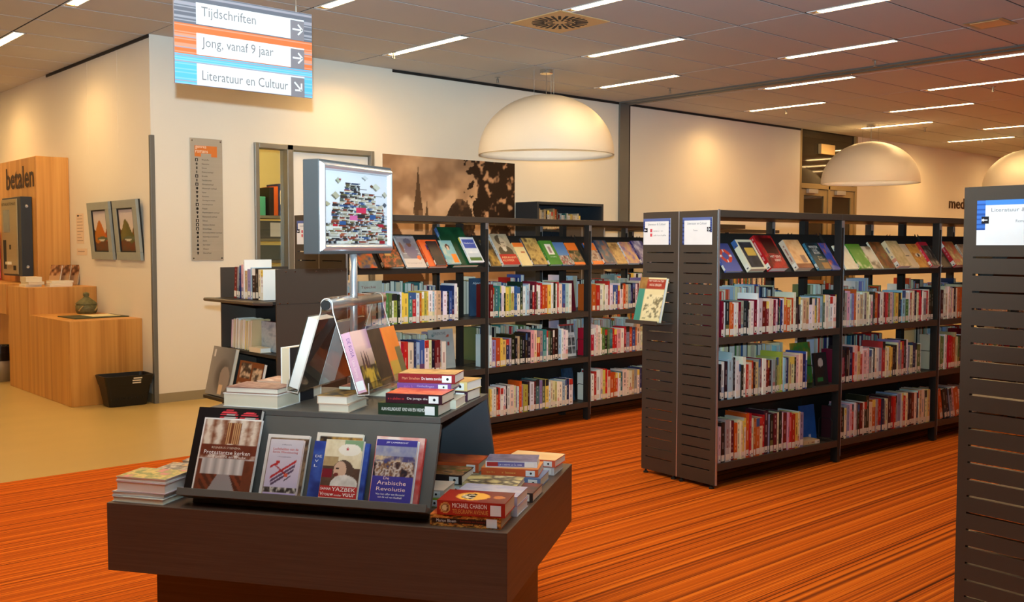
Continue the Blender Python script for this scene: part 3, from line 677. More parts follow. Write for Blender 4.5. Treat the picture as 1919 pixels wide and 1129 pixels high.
# ------------------------------------------------------------------ book racks
D = .595
ZS = (.893, .523, .153)            # tops of the three spine shelves
MF = T(4.716, 3.477, 0) @ Rz(-4.2)
MRE = T(5.851, 5.594, 0) @ Rz(2.5)
MFAR = T(7.6, 7.05, 0) @ Rz(2.5)
MRI = T(3.56, 1.56, 0) @ Rz(-4.2) @ T(0, -D, 0)
def slotted(y0, y1, x0, x1):
    q = MB(); a, b = y0+.036, y1-.036; zs = [1.384-.0605*i for i in range(22)]; hh = .0035
    q.box(x0, x1, y0, a, .03, 1.63); q.box(x0, x1, b, y1, .03, 1.63); q.box(x0, x1, a, b, zs[0]+hh, 1.63)
    for i in range(21): q.box(x0, x1, a, b, zs[i+1]+hh, zs[i]-hh)
    q.box(x0, x1, a, b, .03, zs[-1]-hh); return q
def rack(M, cuts, label, right_end=False, back=True):
    r = empty('bookrack', M); tag(r, label, 'bookrack'); x0, x1 = cuts[0], cuts[-1]
    ends = [(x0-.022, x0-.001)]+([(x1+.001, x1+.022)] if right_end else [])
    for (a, b) in ends:
        slotted(0, .2935, a, b).build('end_panel', MT['rack'], r); slotted(.3015, D, a, b).build('end_panel', MT['rack'], r)
        MB().box(a-.001, b, .294, .301, .03, 1.632).build('edge_strip', MT['alu'], r); MB().box(a+.004, b-.004, -.006, -.0005, .03, 1.636).build('edge_strip', MT['alu'], r)
        for y in (.03, .265, .33, D-.03): MB().lathe([(0, 0.006), (.016, .006), (.016, .015), (.007, .017), (.007, .03)], 12, ((a+b)/2, y)).build('foot', MT['rubber'], r)
    for i in range(len(cuts)-1):
        a, b = cuts[i]+(0 if i == 0 else .016), cuts[i+1]-.016
        MB().box(a, b, .294, .300, .03, .52).build('back_panel', MT['rackdark'], r)
        MB().box(cuts[i], cuts[i+1], 0, D, 1.592, 1.632).build('top_board', MT['rack'], r, bevel=.002)
        for sgn in ((0, 1) if back else (0,)):
            F = Matrix.Identity(4) if sgn == 0 else T(a+b, D, 0) @ Rz(180)
            for z in ZS: MB().box(a, b, .0, .27, z-.02, z).box(a, b, -.004, 0, z-.04, z+.002).build('shelf', MT['rack'], r, F)
            MB().prism([(.004, 1.245), (.187, 1.497), (.180, 1.502), (-.003, 1.250)], 0, a, b).box(a, b, -.012, -.004, 1.234, 1.268).build('display_shelf', MT['rackdark'], r, F)
            for x in (a+.001, b-.006): MB().prism([(.002, 1.24), (.002, 1.20), (.187, 1.44), (.187, 1.515)], 0, x, x+.005).build('bracket', MT['rackdark'], r, F)
    for i, x in enumerate(cuts[1:-1]):
        for (y0, y1) in ((-.004, .05), (D-.05, D+.004)):
            p = MB().box(x-.0155, x+.0155, y0, y1, .012, 1.591).build('post', MT['rackdark'], r, bevel=.002)
            MB().box(x-.014, x-.001, y0-.0025, y0-.0005, 1.545, 1.59).box(x+.001, x+.014, y0-.0025, y0-.0005, 1.545, 1.59).box(x+.012, x+.0145, y0-.002, y0-.0005, .05, 1.545).build('post_edge', MT['alu'], p)
            MB().lathe([(0, .006), (.014, .006), (.014, .012)], 10, (x, (y0+y1)/2)).build('foot', MT['rubber'], r)
        MB().box(x-.02, x+.02, .275, .32, .012, 1.591).build('centre_post', MT['rackdark'], r)
    return r
FC = [0, 1.195, 2.39, 3.585, 4.78]; RC = [-2.36, -1.14, 0, 1.14, 2.28]
RF = rack(MF, FC, 'dark brown double bookrack with two signed slotted end panels')
RR = rack(MRE, RC, 'dark brown bookrack standing behind the display table and trolley')
RFAR = rack(MFAR, [0, 1.14, 2.28, 3.42], 'dark brown bookrack furthest back near the cream wall')
RRI = rack(MRI, [0, 1.195], 'dark slotted bookrack end with large sign, beside the aisle opposite')
# signs on the end panels (seen from -x: text runs towards -y)
def psign(r, y1, z0, wd, ht, title, lines, arrow, icons=False, x=-.022, big=False):
    AX = lambda y, z, e: axes((0,-1,0), (0,0,1), (-1,0,0), (x-e, y, z))
    s = MB().box(x-.003, x-.0005, y1-wd, y1, z0, z0+ht).build('end_sign', cm(226,222,220), r)
    def st(u, v):
        img = fill(u, (70,84,140) if not big else (64,112,190)); n = (np.floor(v*18) % 3); img[n == 0] = (40,52,96) if not big else (44,80,150); return img
    side_l = arrow == 'L'
    sheet('sign_border', wd, ht*.11, 2, 4, lambda u, v: fill(u, (92,104,156) if not big else (72,130,204)), AX(y1, z0+ht*.89, .0034), s, 'sign')
    if big: sheet('sign_border', wd*.10, ht*.66, 2, 40, st, AX(y1, z0+ht*.34, .0036), s, 'sign')
    else:
        sheet('sign_border', wd*.06, ht*(.4 if side_l else .92), 2, 40, st, AX(y1, z0+(ht*.5 if side_l else 0), .0036), s, 'sign')
        sheet('sign_border', wd*.06, ht*(.92 if side_l else .5), 2, 40, st, AX(y1-wd*.94, z0+(0 if side_l else ht*.45), .0036), s, 'sign')
    text('sign_title', title, AX(y1-wd*.17, z0+ht*.74, .004), wd*.66, ht*.085, (120,116,120), s)
    for i, t in enumerate(lines): text('sign_line', t, AX(y1-wd*(.38 if not big else .45), z0+ht*(.5-.17*i), .004), wd*.0235*len(t), ht*.06, (130,126,128), s)
    if icons:
        for i in range(2): MB().box(x-.0045, x-.003, y1-wd*.33, y1-wd*.26, z0+ht*(.48-.17*i), z0+ht*(.60-.17*i)).build('sign_icon', cm(200,70,80), s)
    ya = y1-wd*(.10 if side_l else .90); q = .5*ht*.16
    MB().box(x-.005, x-.003, ya-q, ya+q, z0+ht*.56-q, z0+ht*.56+q).build('arrow_field', cm(30,28,34), s)
    d = 1 if side_l else -1; A = T(x-.0055, ya, z0+ht*.56)
    MB().box(-.0005, .0005, -q*.7, q*.6, -q*.12, q*.12, M=A).box(-.0005, .0005, -q*.1, q*.75, -q*.12, q*.12, M=A @ T(0, d*q*.38, q*.26) @ Rx(-45*d)).box(-.0005, .0005, -q*.1, q*.75, -q*.12, q*.12, M=A @ T(0, d*q*.38, -q*.26) @ Rx(45*d)).build('arrow', cm(240,240,240), s)
psign(RF, .59, 1.432, .227, .16, 'Literatuur & Cultuur', ['~illegible line', '~illegible long line'], 'L', True)
psign(RF, .265, 1.432, .227, .16, 'Literatuur en Cultuur', ['Romans'], 'R')
psign(RRI, D-.048, 1.427, .30, .155, 'Literatuur & Cultuur', ['Romans'], 'L', False, -.022, True)
psign(RR, .56, 1.432, .227, .16, 'Literatuur & Cultuur', ['~short'], 'L', True, -2.36-.022)
# little slanted shelf with a book on the end panel
MB().box(-.16, -.023, .335, .60, .952, .962).box(-.165, -.16, .335, .60, .952, .975).build('end_shelf', MT['rack'], RF)
MB().prism([(-.024, .962), (-.024, 1.22), (-.034, 1.22), (-.10, .962)], 1, .345, .59).build('end_shelf_back', MT['rackdark'], RF)
hb = book(.022, .275, .215, (206,196,160), MF @ T(-.112, .575, .9625) @ Ry(14) @ Rz(180) , 'teal and cream face-out book on the end panel shelf', seed=3, sticker=False, plain=True)
def hetkan(u, v):
    img = fill(u, (222,208,160)); n = fbm(u, v, 12, 8, 3, 1.4)
    k = (u > .33) & (v > .06) & (v < .62); img[k] = mix((226,214,170), (120,112,84), np.clip((n-.53)*9, 0, 1))[k]
    rect(img, u, v, 0, 0, .25, .74, (58,138,122)); k = (u < .32) & (v > .74); img[k] = mix((120,80,40), (170,130,70), n)[k]
    rect(img, u, v, .30, .74, 1, .96, (156,48,36)); return img
cover(hb, .022, .275, .215, hetkan, 30, 40)
ctext(hb, 'HET KAN ALTIJD', .022, .075, .245, .125, .014, (238,226,206)); ctext(hb, 'NOG ERGER', .022, .085, .222, .10, .014, (238,226,206))

# ------------------------------------------------------------------ rows of shelved books
RECS = []
def row(M, x0, x1, z, codes, where, seed, lean=0., hs=1.):
    rnd = random.Random(seed); n = len(codes); th = [.013+.024*rnd.random()**1.4 for _ in codes]
    k = (x1-x0-.0008*n)/sum(th); th = [t*k for t in th]; x = x0; base = .196+.02*rnd.random()
    for i, c in enumerate(codes):
        wd = th[i]/(1 if not lean else 1.02); 
        if rnd.random() < .12: base = .19+.045*rnd.random()
        h = (base+.022*rnd.random()+(.03 if rnd.random() < .08 else 0))*hs; d = .13+.035*rnd.random(); y = .006+.012*rnd.random()
        a = lean
        Mb = M @ T(x+wd/2, y, z+.0006+(abs(math.sin(R(a)))*wd/2)) @ Ry(a) 
        if lean: Mb = M @ T(x+wd/2, y, z+.0008+abs(math.sin(R(a)))*wd/2) @ Ry(a)
        rgb, nm = PAL[c]; rgb = tuple(min(255, max(0, q+rnd.randint(-14, 14))) for q in rgb)
        lab = None if where is None else '%s book, %s from %s' % (nm, ordinal(i+1), where)
        RECS.append((Mb, wd, h, d, rgb, lab, rnd.randint(0, 10**6))); x += th[i]+.0008
F_ = lambda row_, ref: '%s on %s shelf of front bookrack' % (ref, row_)
E1, E2, E3 = 'the slotted end panel', 'the first upright', 'the second upright'
row(MF, .03, 1.165, ZS[0], 'mwkoowcmskkwcwmwpmmckcmpkgnwoococdkweewcygcougcwwwm', F_('upper', E1), 11)
row(MF, 1.225, 2.34, ZS[0], 'kspubvocewsccpdomwcmrgpvlykbugwecckcrrwsrwkk', F_('upper', E2), 12)
row(MF, 2.42, 3.45, ZS[0], 'kdwcccpckcoomwckorwcsnpcbedckwrmcwes', F_('upper', E3), 13)
row(MF, .03, .855, ZS[1], 'kwkuukwwkwrcodesmwmmksglllwunecdpcnb', F_('middle', E1), 14)
row(MF, 1.225, 2.20, ZS[1], 'mkkcnrpeopwpswkcwvrcwyykkcvsrkwscncgw', F_('middle', E2), 15)
row(MF, 2.42, 3.40, ZS[1], 'cggwrrroecgkwcmsdpwcrbwkcoesgwmn', F_('middle', E3), 16)
row(MF, .03, .84, ZS[2], 'pkswmoccycorcoocrdvkmckwmprrycwv', F_('lowest', E1), 17, 0, 1.02)
row(MF, 1.225, 2.34, ZS[2], 'dkcsvprwskmwkdcosrrnscdrrsuvprckdmcnwecgces', F_('lowest', E2), 18)
row(MF, 2.48, 3.40, ZS[2], 'okkspowkmcdocwskmercwbdkpo', F_('lowest', E3), 19, -12)
B_ = lambda row_, ref: '%s on %s shelf of rear bookrack' % (ref, row_)
Q1, Q2, Q3 = 'the left end', 'the first post', 'the second post'
row(MRE, -2.32, -1.40, ZS[0], 'ooooowskubpggwlkwyytrwoylywucenwkbnww', B_('upper', Q1), 21)
row(MRE, -1.10, -.20, ZS[0], 'mugttnwkyllbbwkwuvkrmgwrooywkwrcbbuww', B_('upper', Q2), 22)
row(MRE, .04, 1.08, ZS[0], 'orwcwrwbwbrwcoesnkwmcrwskyuwebcw', B_('upper', Q3), 23)
row(MRE, -2.32, -1.52, ZS[1], 'cksmmoonvwccrrcnubwckmsw', B_('middle', Q1), 24)
row(MRE, -1.10, -.24, ZS[1], 'wvoyynskkekkdkpcrstwgkdkuwww', B_('middle', Q2), 25)
row(MRE, .04, 1.08, ZS[1], 'rwccwgkgtrrpwrvoboccwsmkweydrcwbn', B_('middle', Q3), 26)
row(MRE, -2.32, -1.2, ZS[2], 'wcskworbceykwmrwccsvknwogcdwerc', B_('lowest', Q1), 27)
row(MRE, -1.10, -.18, ZS[2], 'ywworwwkwccswoslkwmtvgywcclwwuwnw', B_('lowest', Q2), 28)
row(MRE, .04, 1.08, ZS[2], 'wrwcyrcooowtccceswnkwmsercwbgy', B_('lowest', Q3), 29)
# other sides and far racks: part of the uncountable mass
rq = random.Random(5)
def rcodes(n): return ''.join(rq.choice('wwwcckksmronbutgvue') for _ in range(n))
for (M, cuts, zs) in ((MF, FC, ZS), (MRE, RC, ZS), (MFAR, [0, 1.14, 2.28, 3.42], ZS)):
    Mb = M @ T(cuts[0]+cuts[-1], D, 0) @ Rz(180)
    for i in range(len(cuts)-1):
        a, b = cuts[i]+.03, cuts[i+1]-.05
        for j, z in enumerate(zs): row(Mb, a, a+(b-a)*rq.uniform(.55, .95), z, rcodes(26), None, 100+i*7+j, 0, 1.08)
for i in range(3):
    for j, z in enumerate(ZS): row(MFAR, 1.14*i+.03, 1.14*i+1.0, z, rcodes(28), None, 200+i*7+j)
for j, z in enumerate(ZS): row(MRI, .03, 1.1, z, rcodes(30), None, 300+j)
row(MRE, 1.18, 2.2, ZS[0], rcodes(30), None, 310); row(MF, 3.62, 4.6, ZS[0], rcodes(30), None, 311); row(MF, 3.62, 4.6, ZS[1], rcodes(30), None, 312)
# ------------------------------------------------------------------ black bookcase against the back wall
bc = empty('wall_bookcase', T(7.9, 8.395, 0)); tag(bc, 'black open bookcase against the cream wall next to the mural', 'bookcase')
q = MB().box(0, .03, 0, .372, 0, 1.94).box(1.09, 1.12, 0, .372, 0, 1.94).box(.03, 1.09, 0, .372, 1.91, 1.94).box(.03, 1.09, .36, .372, .02, 1.91)
q.build('carcass', MT['darkblue'], bc)
for z in (.05, .45, .85, 1.24, 1.62): MB().box(.031, 1.089, .005, .359, z-.025, z).build('shelf', MT['darkblue'], bc)
rn = random.Random(9)
for z, cs in ((1.62, 'cecsekwcceokmuwutwwyecwcc'), (1.24, 'cyyyyycyyyyyykyyyyycyyyyyyy')):
    x = .05; 
    for i, c in enumerate(cs):
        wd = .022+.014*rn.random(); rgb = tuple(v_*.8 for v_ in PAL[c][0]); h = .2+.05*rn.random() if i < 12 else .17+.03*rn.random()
        RECS.append((T(7.9+x+wd/2, 8.40+.05, z+.0006), wd, h, .16, rgb, None, i)); x += wd+.0008
camI = m.inverted()
def px_area(rec):
    Mb, wd, h, d = rec[:4]; p = camI @ (Mb @ Vector((0, 0, h/2))); z = -p.z
    if z < .5: return 0
    u = p.x/z*1865+960
    if u > 1800 or u < 0 or rec[5] is None: return 0
    return (wd*.62+d*.12)*h/z**2
NIND = 160
order = sorted(range(len(RECS)), key=lambda i: -px_area(RECS[i])); keep = set(i for i in order[:NIND] if px_area(RECS[i]) > 0)
mass = MB()
for i, (Mb, wd, h, d, rgb, lab, sd_) in enumerate(RECS):
    if i in keep: book(wd, h, d, rgb, Mb, lab, 'library books shelved spine out', seed=sd_)
    else:
        for q in book_mb(wd, h, d, rgb, random.Random(sd_)): mass.add(q, Mb)
ms = mass.build('shelved_books', MT['prn']); ms['kind'] = 'stuff'; tag(ms, 'crowded rows of smaller library books on the further shelves', 'books')

# ------------------------------------------------------------------ face-out books on the slanted display shelves
def disp(M, x, wd, h, d, col, label, fn, txt=(), y0=.0, z0=1.268, tilt=36, stick=True, nx=20, ny=30, spine=None):
    if M is MRE: h *= 1.07; y0 += .0
    Mb = M @ T(x, y0, z0) @ Rx(-tilt) @ T(0, -wd/2-.001, 0) @ FACE
    o = book(wd, h, d, col, Mb, label, 'face-out books on the slanted display shelves', seed=int(x*1000) % 997, sticker=stick)
    cover(o, wd, h, d, fn, nx, ny)
    for (s, u, v, tw, th, c) in txt: ctext(o, s, wd, u*d, v*h, tw*d, th*h, c)
    if spine: stext(o, *spine)
    return o
def P(pal, seed, s=4, rects=()):
    def f(u, v):
        img = picture(u, v, pal, seed, s)
        for (u0, v0, u1, v1, c) in rects: rect(img, u, v, u0, v0, u1, v1, c)
        return img
    return f
def buoy(u, v):
    img = mix((96,100,160), (60,66,120), v); r_ = np.hypot((u-.45)*1.0, (v-.55)*1.45); img[(r_ < .36) & (r_ > .19)] = (206,66,40)
    a = np.arctan2(v-.55, u-.45); img[(r_ < .36) & (r_ > .19) & (abs(np.sin(2*a)) < .16)] = (236,226,220); return img
disp(MF, .045, .016, .20, .145, (84,90,150), 'blue face-out book with a red lifebuoy beside the end panel', buoy)
disp(MF, .245, .036, .215, .15, (222,210,180), 'cream face-out book with teal spine and yellow plate on black', P([(30,30,34),(44,46,54),(60,60,66)], 3, 4, ((.0,.0,.09,1,(222,210,180)),(.9,0,1,1,(222,210,180)),(0,.93,1,1,(222,210,180)),(0,0,1,.04,(222,210,180)),(.28,.45,.8,.72,(206,166,72)))))
disp(MF, .435, .04, .245, .165, (176,28,30), 'thick glossy red face-out book with white capital lettering', P([(150,20,22),(190,30,30),(90,14,16)], 9, 3, ((.22,.46,.9,.9,(60,12,12)),)), (('HET IJZIG', .28, .30, .6, .075, (240,232,220)), ('HART', .45, .20, .36, .075, (240,232,220))))
disp(MF, .70, .038, .215, .155, (206,178,152), 'tan face-out book with a peach picture and brown foot', P([(222,170,112),(232,184,130),(214,150,96)], 4, 2, ((0,0,1,.16,(136,72,44)),(.55,.2,.8,.45,(150,110,90)))))
disp(MF, .935, .018, .205, .14, (62,112,132), 'teal and black face-out book with stacked white title letters', P([(28,34,40),(40,70,80),(20,22,24)], 14, 3, ((.45,.02,.95,.26,(150,100,44)),)), (('WINTER', .16, .80, .66, .09, (232,232,226)), ('LOG', .3, .69, .34, .09, (232,232,226)), ('BOEK', .3, .575, .46, .09, (232,232,226)), ('Paul', .42, .43, .3, .07, (226,200,150)), ('Auster', .36, .335, .5, .08, (226,200,150))))
disp(MF, 1.082, .012, .21, .09, (52,70,150), 'blue and orange face-out book tucked against the first upright', P([(40,60,150),(60,80,170),(210,90,50)], 22, 3))
disp(MF, 1.235, .012, .19, .14, (236,226,200), 'pale cream face-out book right after the first upright', P([(244,234,206),(236,220,186),(250,244,224)], 30, 3))
disp(MF, 1.385, .016, .20, .15, (86,146,50), 'green face-out book with a white sketch on the cover', P([(92,150,46),(100,160,56),(236,230,200)], 33, 3, ((0,.78,1,1,(90,150,46)),)))
disp(MF, 1.54, .01, .185, .115, (228,216,190), 'small cream face-out book behind the brown one', P([(232,220,196),(226,210,180),(150,130,100)], 35, 3))
disp(MF, 1.66, .014, .22, .15, (222,208,180), 'brown and rust face-out book with a cream edge', P([(90,60,30),(140,70,30),(120,110,50),(150,60,30)], 37, 3))
disp(MF, 1.835, .036, .215, .145, (226,200,156), 'thick pale tan face-out book with a stone picture', P([(216,190,140),(190,164,110),(228,204,160)], 40, 3))
disp(MF, 1.985, .012, .205, .13, (226,206,172), 'cream face-out book with one thin dark line', P([(228,206,170),(222,196,156)], 42, 2, ((.3,.48,.7,.5,(60,50,40)),)))
disp(MF, 2.118, .014, .205, .134, (206,146,60), 'golden face-out book with an eye on the cover', lambda u, v: ell(ell(P([(210,140,50),(226,170,80),(170,90,40)], 44, 3)(u, v), u, v, .55, .52, .3, .08, (236,224,200)), u, v, .56, .52, .1, .07, (50,34,20)))
disp(MF, 2.255, .032, .21, .112, (190,40,62), 'crimson face-out book with a black picture panel', P([(40,30,30),(70,60,56),(150,140,130)], 46, 5, ((0,.86,1,1,(190,40,62)),(0,0,.08,1,(190,40,62)))))
disp(MF, 2.425, .014, .19, .13, (44,36,32), 'dark brown face-out book just past the second upright', P([(40,34,30),(60,46,36)], 48, 3))
disp(MF, 2.58, .034, .215, .15, (182,40,50), 'red face-out book with a grey spine patch past the second upright', P([(190,60,50),(150,110,60),(200,170,120)], 50, 4))
disp(MF, 2.80, .02, .2, .15, (206,196,176), 'cream face-out book furthest along the front bookrack', P([(206,196,176),(150,120,90)], 51, 4))
# rear rack
disp(MRE, -2.27, .014, .20, .14, (60,76,130), 'blue face-out book with orange blobs behind the poster pole', P([(56,70,130),(150,110,70),(226,96,40)], 60, 4))
disp(MRE, -2.08, .022, .21, .17, (50,36,28), 'dark face-out book with a colourful still life and tan ticket', P([(40,28,20),(80,40,24),(200,90,40),(60,70,30)], 62, 6, ((.28,.42,.55,.7,(222,180,110)),)))
def queen(u, v):
    img = mix((110,104,112), (150,146,150), fbm(u, v, 5, 3, 3)); n = ((u > .1) & (u < .95) & (abs((v*8) % 1-.5) < .06)); img[n] = (180,176,180)
    ell(img, u, v, .56, .50, .30, .26, (118,104,124)); ell(img, u, v, .58, .74, .12, .10, (112,74,58)); ell(img, u, v, .56, .83, .19, .085, (96,90,104)); ell(img, u, v, .14, .62, .08, .17, (130,84,66))
    rect(img, u, v, 0, 0, 1, .27, (206,190,180)); ell(img, u, v, .82, .30, .11, .07, (236,104,44)); return img
disp(MRE, -1.88, .014, .25, .17, (222,216,212), 'grey face-out book showing a waving person in a hat', queen, (('De koningin en ik', .1, .1, .75, .05, (150,130,124)),), nx=34, ny=46)
disp(MRE, -1.69, .02, .215, .165, (220,84,36), 'orange face-out book with white stickers behind two smaller books', P([(232,96,40),(236,104,46),(226,86,36)], 66, 3, ((.55,.62,.62,.86,(240,236,230)),(.3,.62,.5,.8,(90,60,110)))))
disp(MRE, -1.635, .012, .19, .09, (40,38,40), 'narrow black face-out book in front of the orange one', P([(36,34,36),(60,40,40)], 67, 3), y0=-.016, z0=1.285)
disp(MRE, -1.535, .012, .19, .12, (110,160,170), 'teal face-out book with an orange square and small figure', lambda u, v: rect(ell(ell(P([(120,170,176),(140,180,180),(190,190,170)], 68, 3)(u, v), u, v, .5, .72, .16, .14, (80,40,36)), u, v, .5, .66, .1, .09, (214,180,150)), u, v, .55, .05, .95, .42, (236,132,40)), y0=-.026, z0=1.29)
disp(MRE, -1.475, .03, .315, .24, (24,66,40), 'large dark green face-out book towering over its neighbours', P([(20,60,36),(30,80,48),(16,48,30)], 70, 3), stick=False)
disp(MRE, -1.335, .014, .205, .135, (230,230,232), 'white face-out guide with blue panel reading Nederland', P([(230,232,236),(200,210,220)], 72, 3, ((.08,.55,.95,.93,(66,84,170)),(.08,.05,.95,.2,(80,110,50)),(.08,.2,.95,.36,(190,200,210)))), (('Nederland', .16, .72, .68, .07, (226,232,240)),), y0=-.032, z0=1.30)
disp(MRE, -1.10, .014, .22, .105, (70,52,40), 'dark gold face-out book at the left end of the second bay', P([(50,38,30),(120,90,44),(190,150,70)], 74, 3))
def kuyper(u, v):
    n = fbm(u, v, 6, 5, 3, 1.3); img = mix((150,132,104), (196,180,150), n)
    ell(img, u, v, .52, .40, .42, .22, (92,80,58)); ell(img, u, v, .50, .70, .21, .20, (196,176,146)); k = (((u-.44)/.25)**2+((v-.80)/.16)**2 < 1) & (u < .40+.35*(v-.7)); img[k] = (92,76,58)
    ell(img, u, v, .5, .50, .12, .07, (214,200,176)); rect(img, u, v, .42, .70, .66, .725, (110,90,70)); rect(img, u, v, .52, .60, .64, .612, (140,100,84)); rect(img, u, v, 0, 0, 1, .33, (186,54,40)); return img
disp(MRE, -.985, .028, .265, .175, (206,200,192), 'face-out biography with a sepia portrait above a red panel', kuyper, (('ABRAHAM', .08, .2, .84, .065, (232,200,150)), ('KUYPER', .08, .1, .66, .065, (232,200,150))), nx=34, ny=46)
disp(MRE, -.775, .012, .20, .12, (228,206,150), 'cream face-out book with an orange top strip', P([(230,206,146),(236,214,160)], 78, 2, ((0,.82,1,1,(232,124,48)),(.45,.55,.75,.6,(190,110,70)))))
disp(MRE, -.665, .024, .235, .16, (60,60,70), 'golden landscape face-out book with a dark spine', P([(140,110,60),(200,170,100),(170,140,80),(90,70,44)], 80, 4))
disp(MRE, -.475, .02, .215, .14, (66,128,46), 'green face-out book with a white picture window', P([(70,132,46),(80,142,54)], 82, 2, ((.28,.42,.78,.84,(228,224,214)),(.44,.5,.62,.76,(160,130,130)))), (('~garden', .25, .3, .55, .05, (230,236,220)),))
disp(MRE, -.325, .012, .205, .13, (90,130,180), 'blue sky face-out book with a crowd along its foot', lambda u, v: np.where((v > .42)[..., None], mix((110,150,196), (80,120,180), v), picture(u, v, [(60,80,50),(150,60,50),(200,196,190),(70,90,60)], 84, 9)))
disp(MRE, -.185, .014, .20, .125, (226,120,48), 'orange face-out guide with a white edge left of the post', P([(60,70,40),(100,90,60),(200,150,110)], 86, 5, ((0,.66,1,1,(232,120,44)),(0,0,1,.12,(232,120,44)))))
disp(MRE, .04, .014, .20, .13, (230,116,44), 'orange face-out guide just right of the second post', P([(120,70,50),(200,180,160),(90,60,50)], 88, 5, ((0,.66,1,1,(236,124,44)),(0,0,1,.14,(236,124,44)))))
disp(MRE, .17, .03, .215, .15, (40,50,76), 'dark blue face-out travel book with white spine stickers', P([(40,56,80),(70,90,110),(150,90,70)], 90, 4))
disp(MRE, .34, .014, .205, .14, (176,146,96), 'tan sandy face-out book near the front bookrack end', P([(176,140,84),(200,164,104),(140,104,60)], 92, 4))
disp(MRE, .49, .022, .205, .15, (226,220,224), 'purple dusk face-out book with a white spine', P([(110,90,150),(190,140,120),(200,170,110)], 94, 3))
disp(MRE, .67, .02, .22, .15, (60,50,110), 'violet face-out book half hidden by the signed end panel', P([(60,50,110),(200,196,210)], 96, 3))
# books standing face-out on the spine shelves
def stand(M, x, y, z, wd, h, d, col, label, fn, txt=(), rot=0, lean=-7):
    o = book(wd, h, d, col, M @ T(x, y, z+.0012) @ Rz(rot) @ Rx(lean) @ FACE, label, 'large books standing face out on the spine shelves', seed=int(abs(x)*991), sticker=False, plain=True); cover(o, wd, h, d, fn, 24, 32)
    for (s, u, v, tw, th, c) in txt: ctext(o, s, wd, u*d, v*h, tw*d, th*h, c)
    return o
def drenthe(u, v):
    img = mix((196,194,186), (176,180,174), fbm(u, v, 5, 4, 3)); ell(img, u, v, .36, .58, .13, .10, (150,50,44)); ell(img, u, v, .42, .52, .16, .05, (150,50,44)); ell(img, u, v, .78, .62, .05, .05, (170,60,50)); ell(img, u, v, .76, .82, .06, .03, (190,90,60)); ell(img, u, v, .14, .85, .04, .03, (50,110,110)); return img
stand(MRE, -1.50, .20, ZS[1], .012, .29, .23, (200,198,190), 'pale grey map book titled Drenthe leaning on the middle shelf', drenthe, (('DRENTHE', .18, .86, .5, .07, (90,96,100)),))
def mijnned(u, v):
    img = fill(u, (226,224,222)); n = vnoise(u, v, 9, 12, 4)
    for (v0, v1) in ((.72, .94), (.34, .58), (.08, .30)):
        for k_ in range(4):
            q = (u > .05+.235*k_) & (u < .27+.235*k_) & (v > v0) & (v < v1); img[q] = (mix((40,40,42), (150,150,150), n))[q]
    rect(img, u, v, 0, .95, 1, 1, (186,60,50)); return img
stand(MRE, -.205, .125, ZS[1], .014, .265, .18, (226,224,222), 'white photo grid book standing at the middle shelf end', mijnned, (('MIJN', .06, .66, .22, .04, (190,70,60)), ('NEDERLAND', .06, .595, .85, .05, (60,60,64))))
stand(MRE, -.17, .125, ZS[0], .012, .25, .14, (96,26,40), 'plain maroon book facing out at the upper shelf end', P([(92,24,38),(104,30,44)], 5, 2))
stand(MRE, -.155, .13, ZS[2], .014, .27, .125, (34,62,90), 'dark blue book facing out behind the wire bookend', P([(30,60,92),(44,80,110),(26,44,66)], 6, 3, ((.2,.05,.4,.15,(220,220,226)),)))
stand(MF, .925, .16, ZS[1], .012, .27, .20, (150,130,50), 'yellow and green picture book facing out beside the first upright', P([(170,140,40),(60,140,60),(190,90,40)], 7, 3))
stand(MF, 1.0, .05, ZS[1], .012, .21, .14, (30,32,32), 'black book with a small portrait facing out by the bookend', lambda u, v: rect(ell(fill(u, (32,32,34)), u, v, .5, .7, .2, .14, (170,166,160)), u, v, .2, .1, .6, .24, (30,110,60)))
stand(MF, .99, .135, ZS[2], .014, .225, .15, (40,90,166), 'bright blue book facing out on the lowest shelf', P([(38,90,170),(50,106,186)], 8, 2, ((.45,.03,.62,.14,(214,220,230)),)))
stand(MF, 2.215, .135, ZS[1], .012, .20, .12, (190,184,182), 'grey and crimson book facing out behind a bookend', P([(190,184,182),(176,172,170)], 9, 3, ((0,0,1,.16,(150,26,60)),(0,.93,1,1,(150,26,60)))))
o = book(.026, .15, .10, (206,176,130), MF @ flat(.862, .03, ZS[2]+.001, -6, .026, .15), 'small book lying flat beside the lowest row of books', seed=4)
# large books whose tops show above the rows
stand(MRE, -2.08, .30, ZS[0], .016, .285, .21, (206,200,184), 'pale guide book titled Tsjechië behind the upper row', P([(214,208,192),(200,190,170)], 12, 3), (('Tsjechië', .15, .80, .6, .08, (150,50,50)),), lean=0)
stand(MRE, -1.08, .255, ZS[0], .016, .285, .17, (50,70,96), 'blue grey guide book titled Algarve behind the upper row', P([(52,72,98),(60,84,110)], 13, 3), (('Algarve', .15, .82, .62, .08, (226,230,234)),), lean=0)
# wire bookends
def bookend(M, x, y, z, lab):
    b = empty('bookend', M @ T(x, y, z)); tag(b, lab, 'bookend')
    MB().tube([(0, 0, .003), (0, 0, .13), (0, .012, .142), (0, .088, .142), (0, .10, .13), (0, .10, .003)], .0025, 6).build('wire', MT['rackdark'], b)
    MB().box(-.06, 0, .0, .10, .0006, .002).build('base_plate', MT['rackdark'], b)
bookend(MF, .985-.06, .012, ZS[1], 'black wire bookend on the middle shelf of the front bookrack')
bookend(MF, 1.15, .02, ZS[2], 'black wire bookend on the lowest shelf of the front bookrack')
bookend(MF, 2.35, .02, ZS[1], 'black wire bookend before the grey and crimson book')
bookend(MRE, -.03, .01, ZS[1], 'black wire bookend in front of the photo grid book')
bookend(MRE, -.02, .01, ZS[2], 'black wire bookend on the lowest shelf of the rear bookrack')
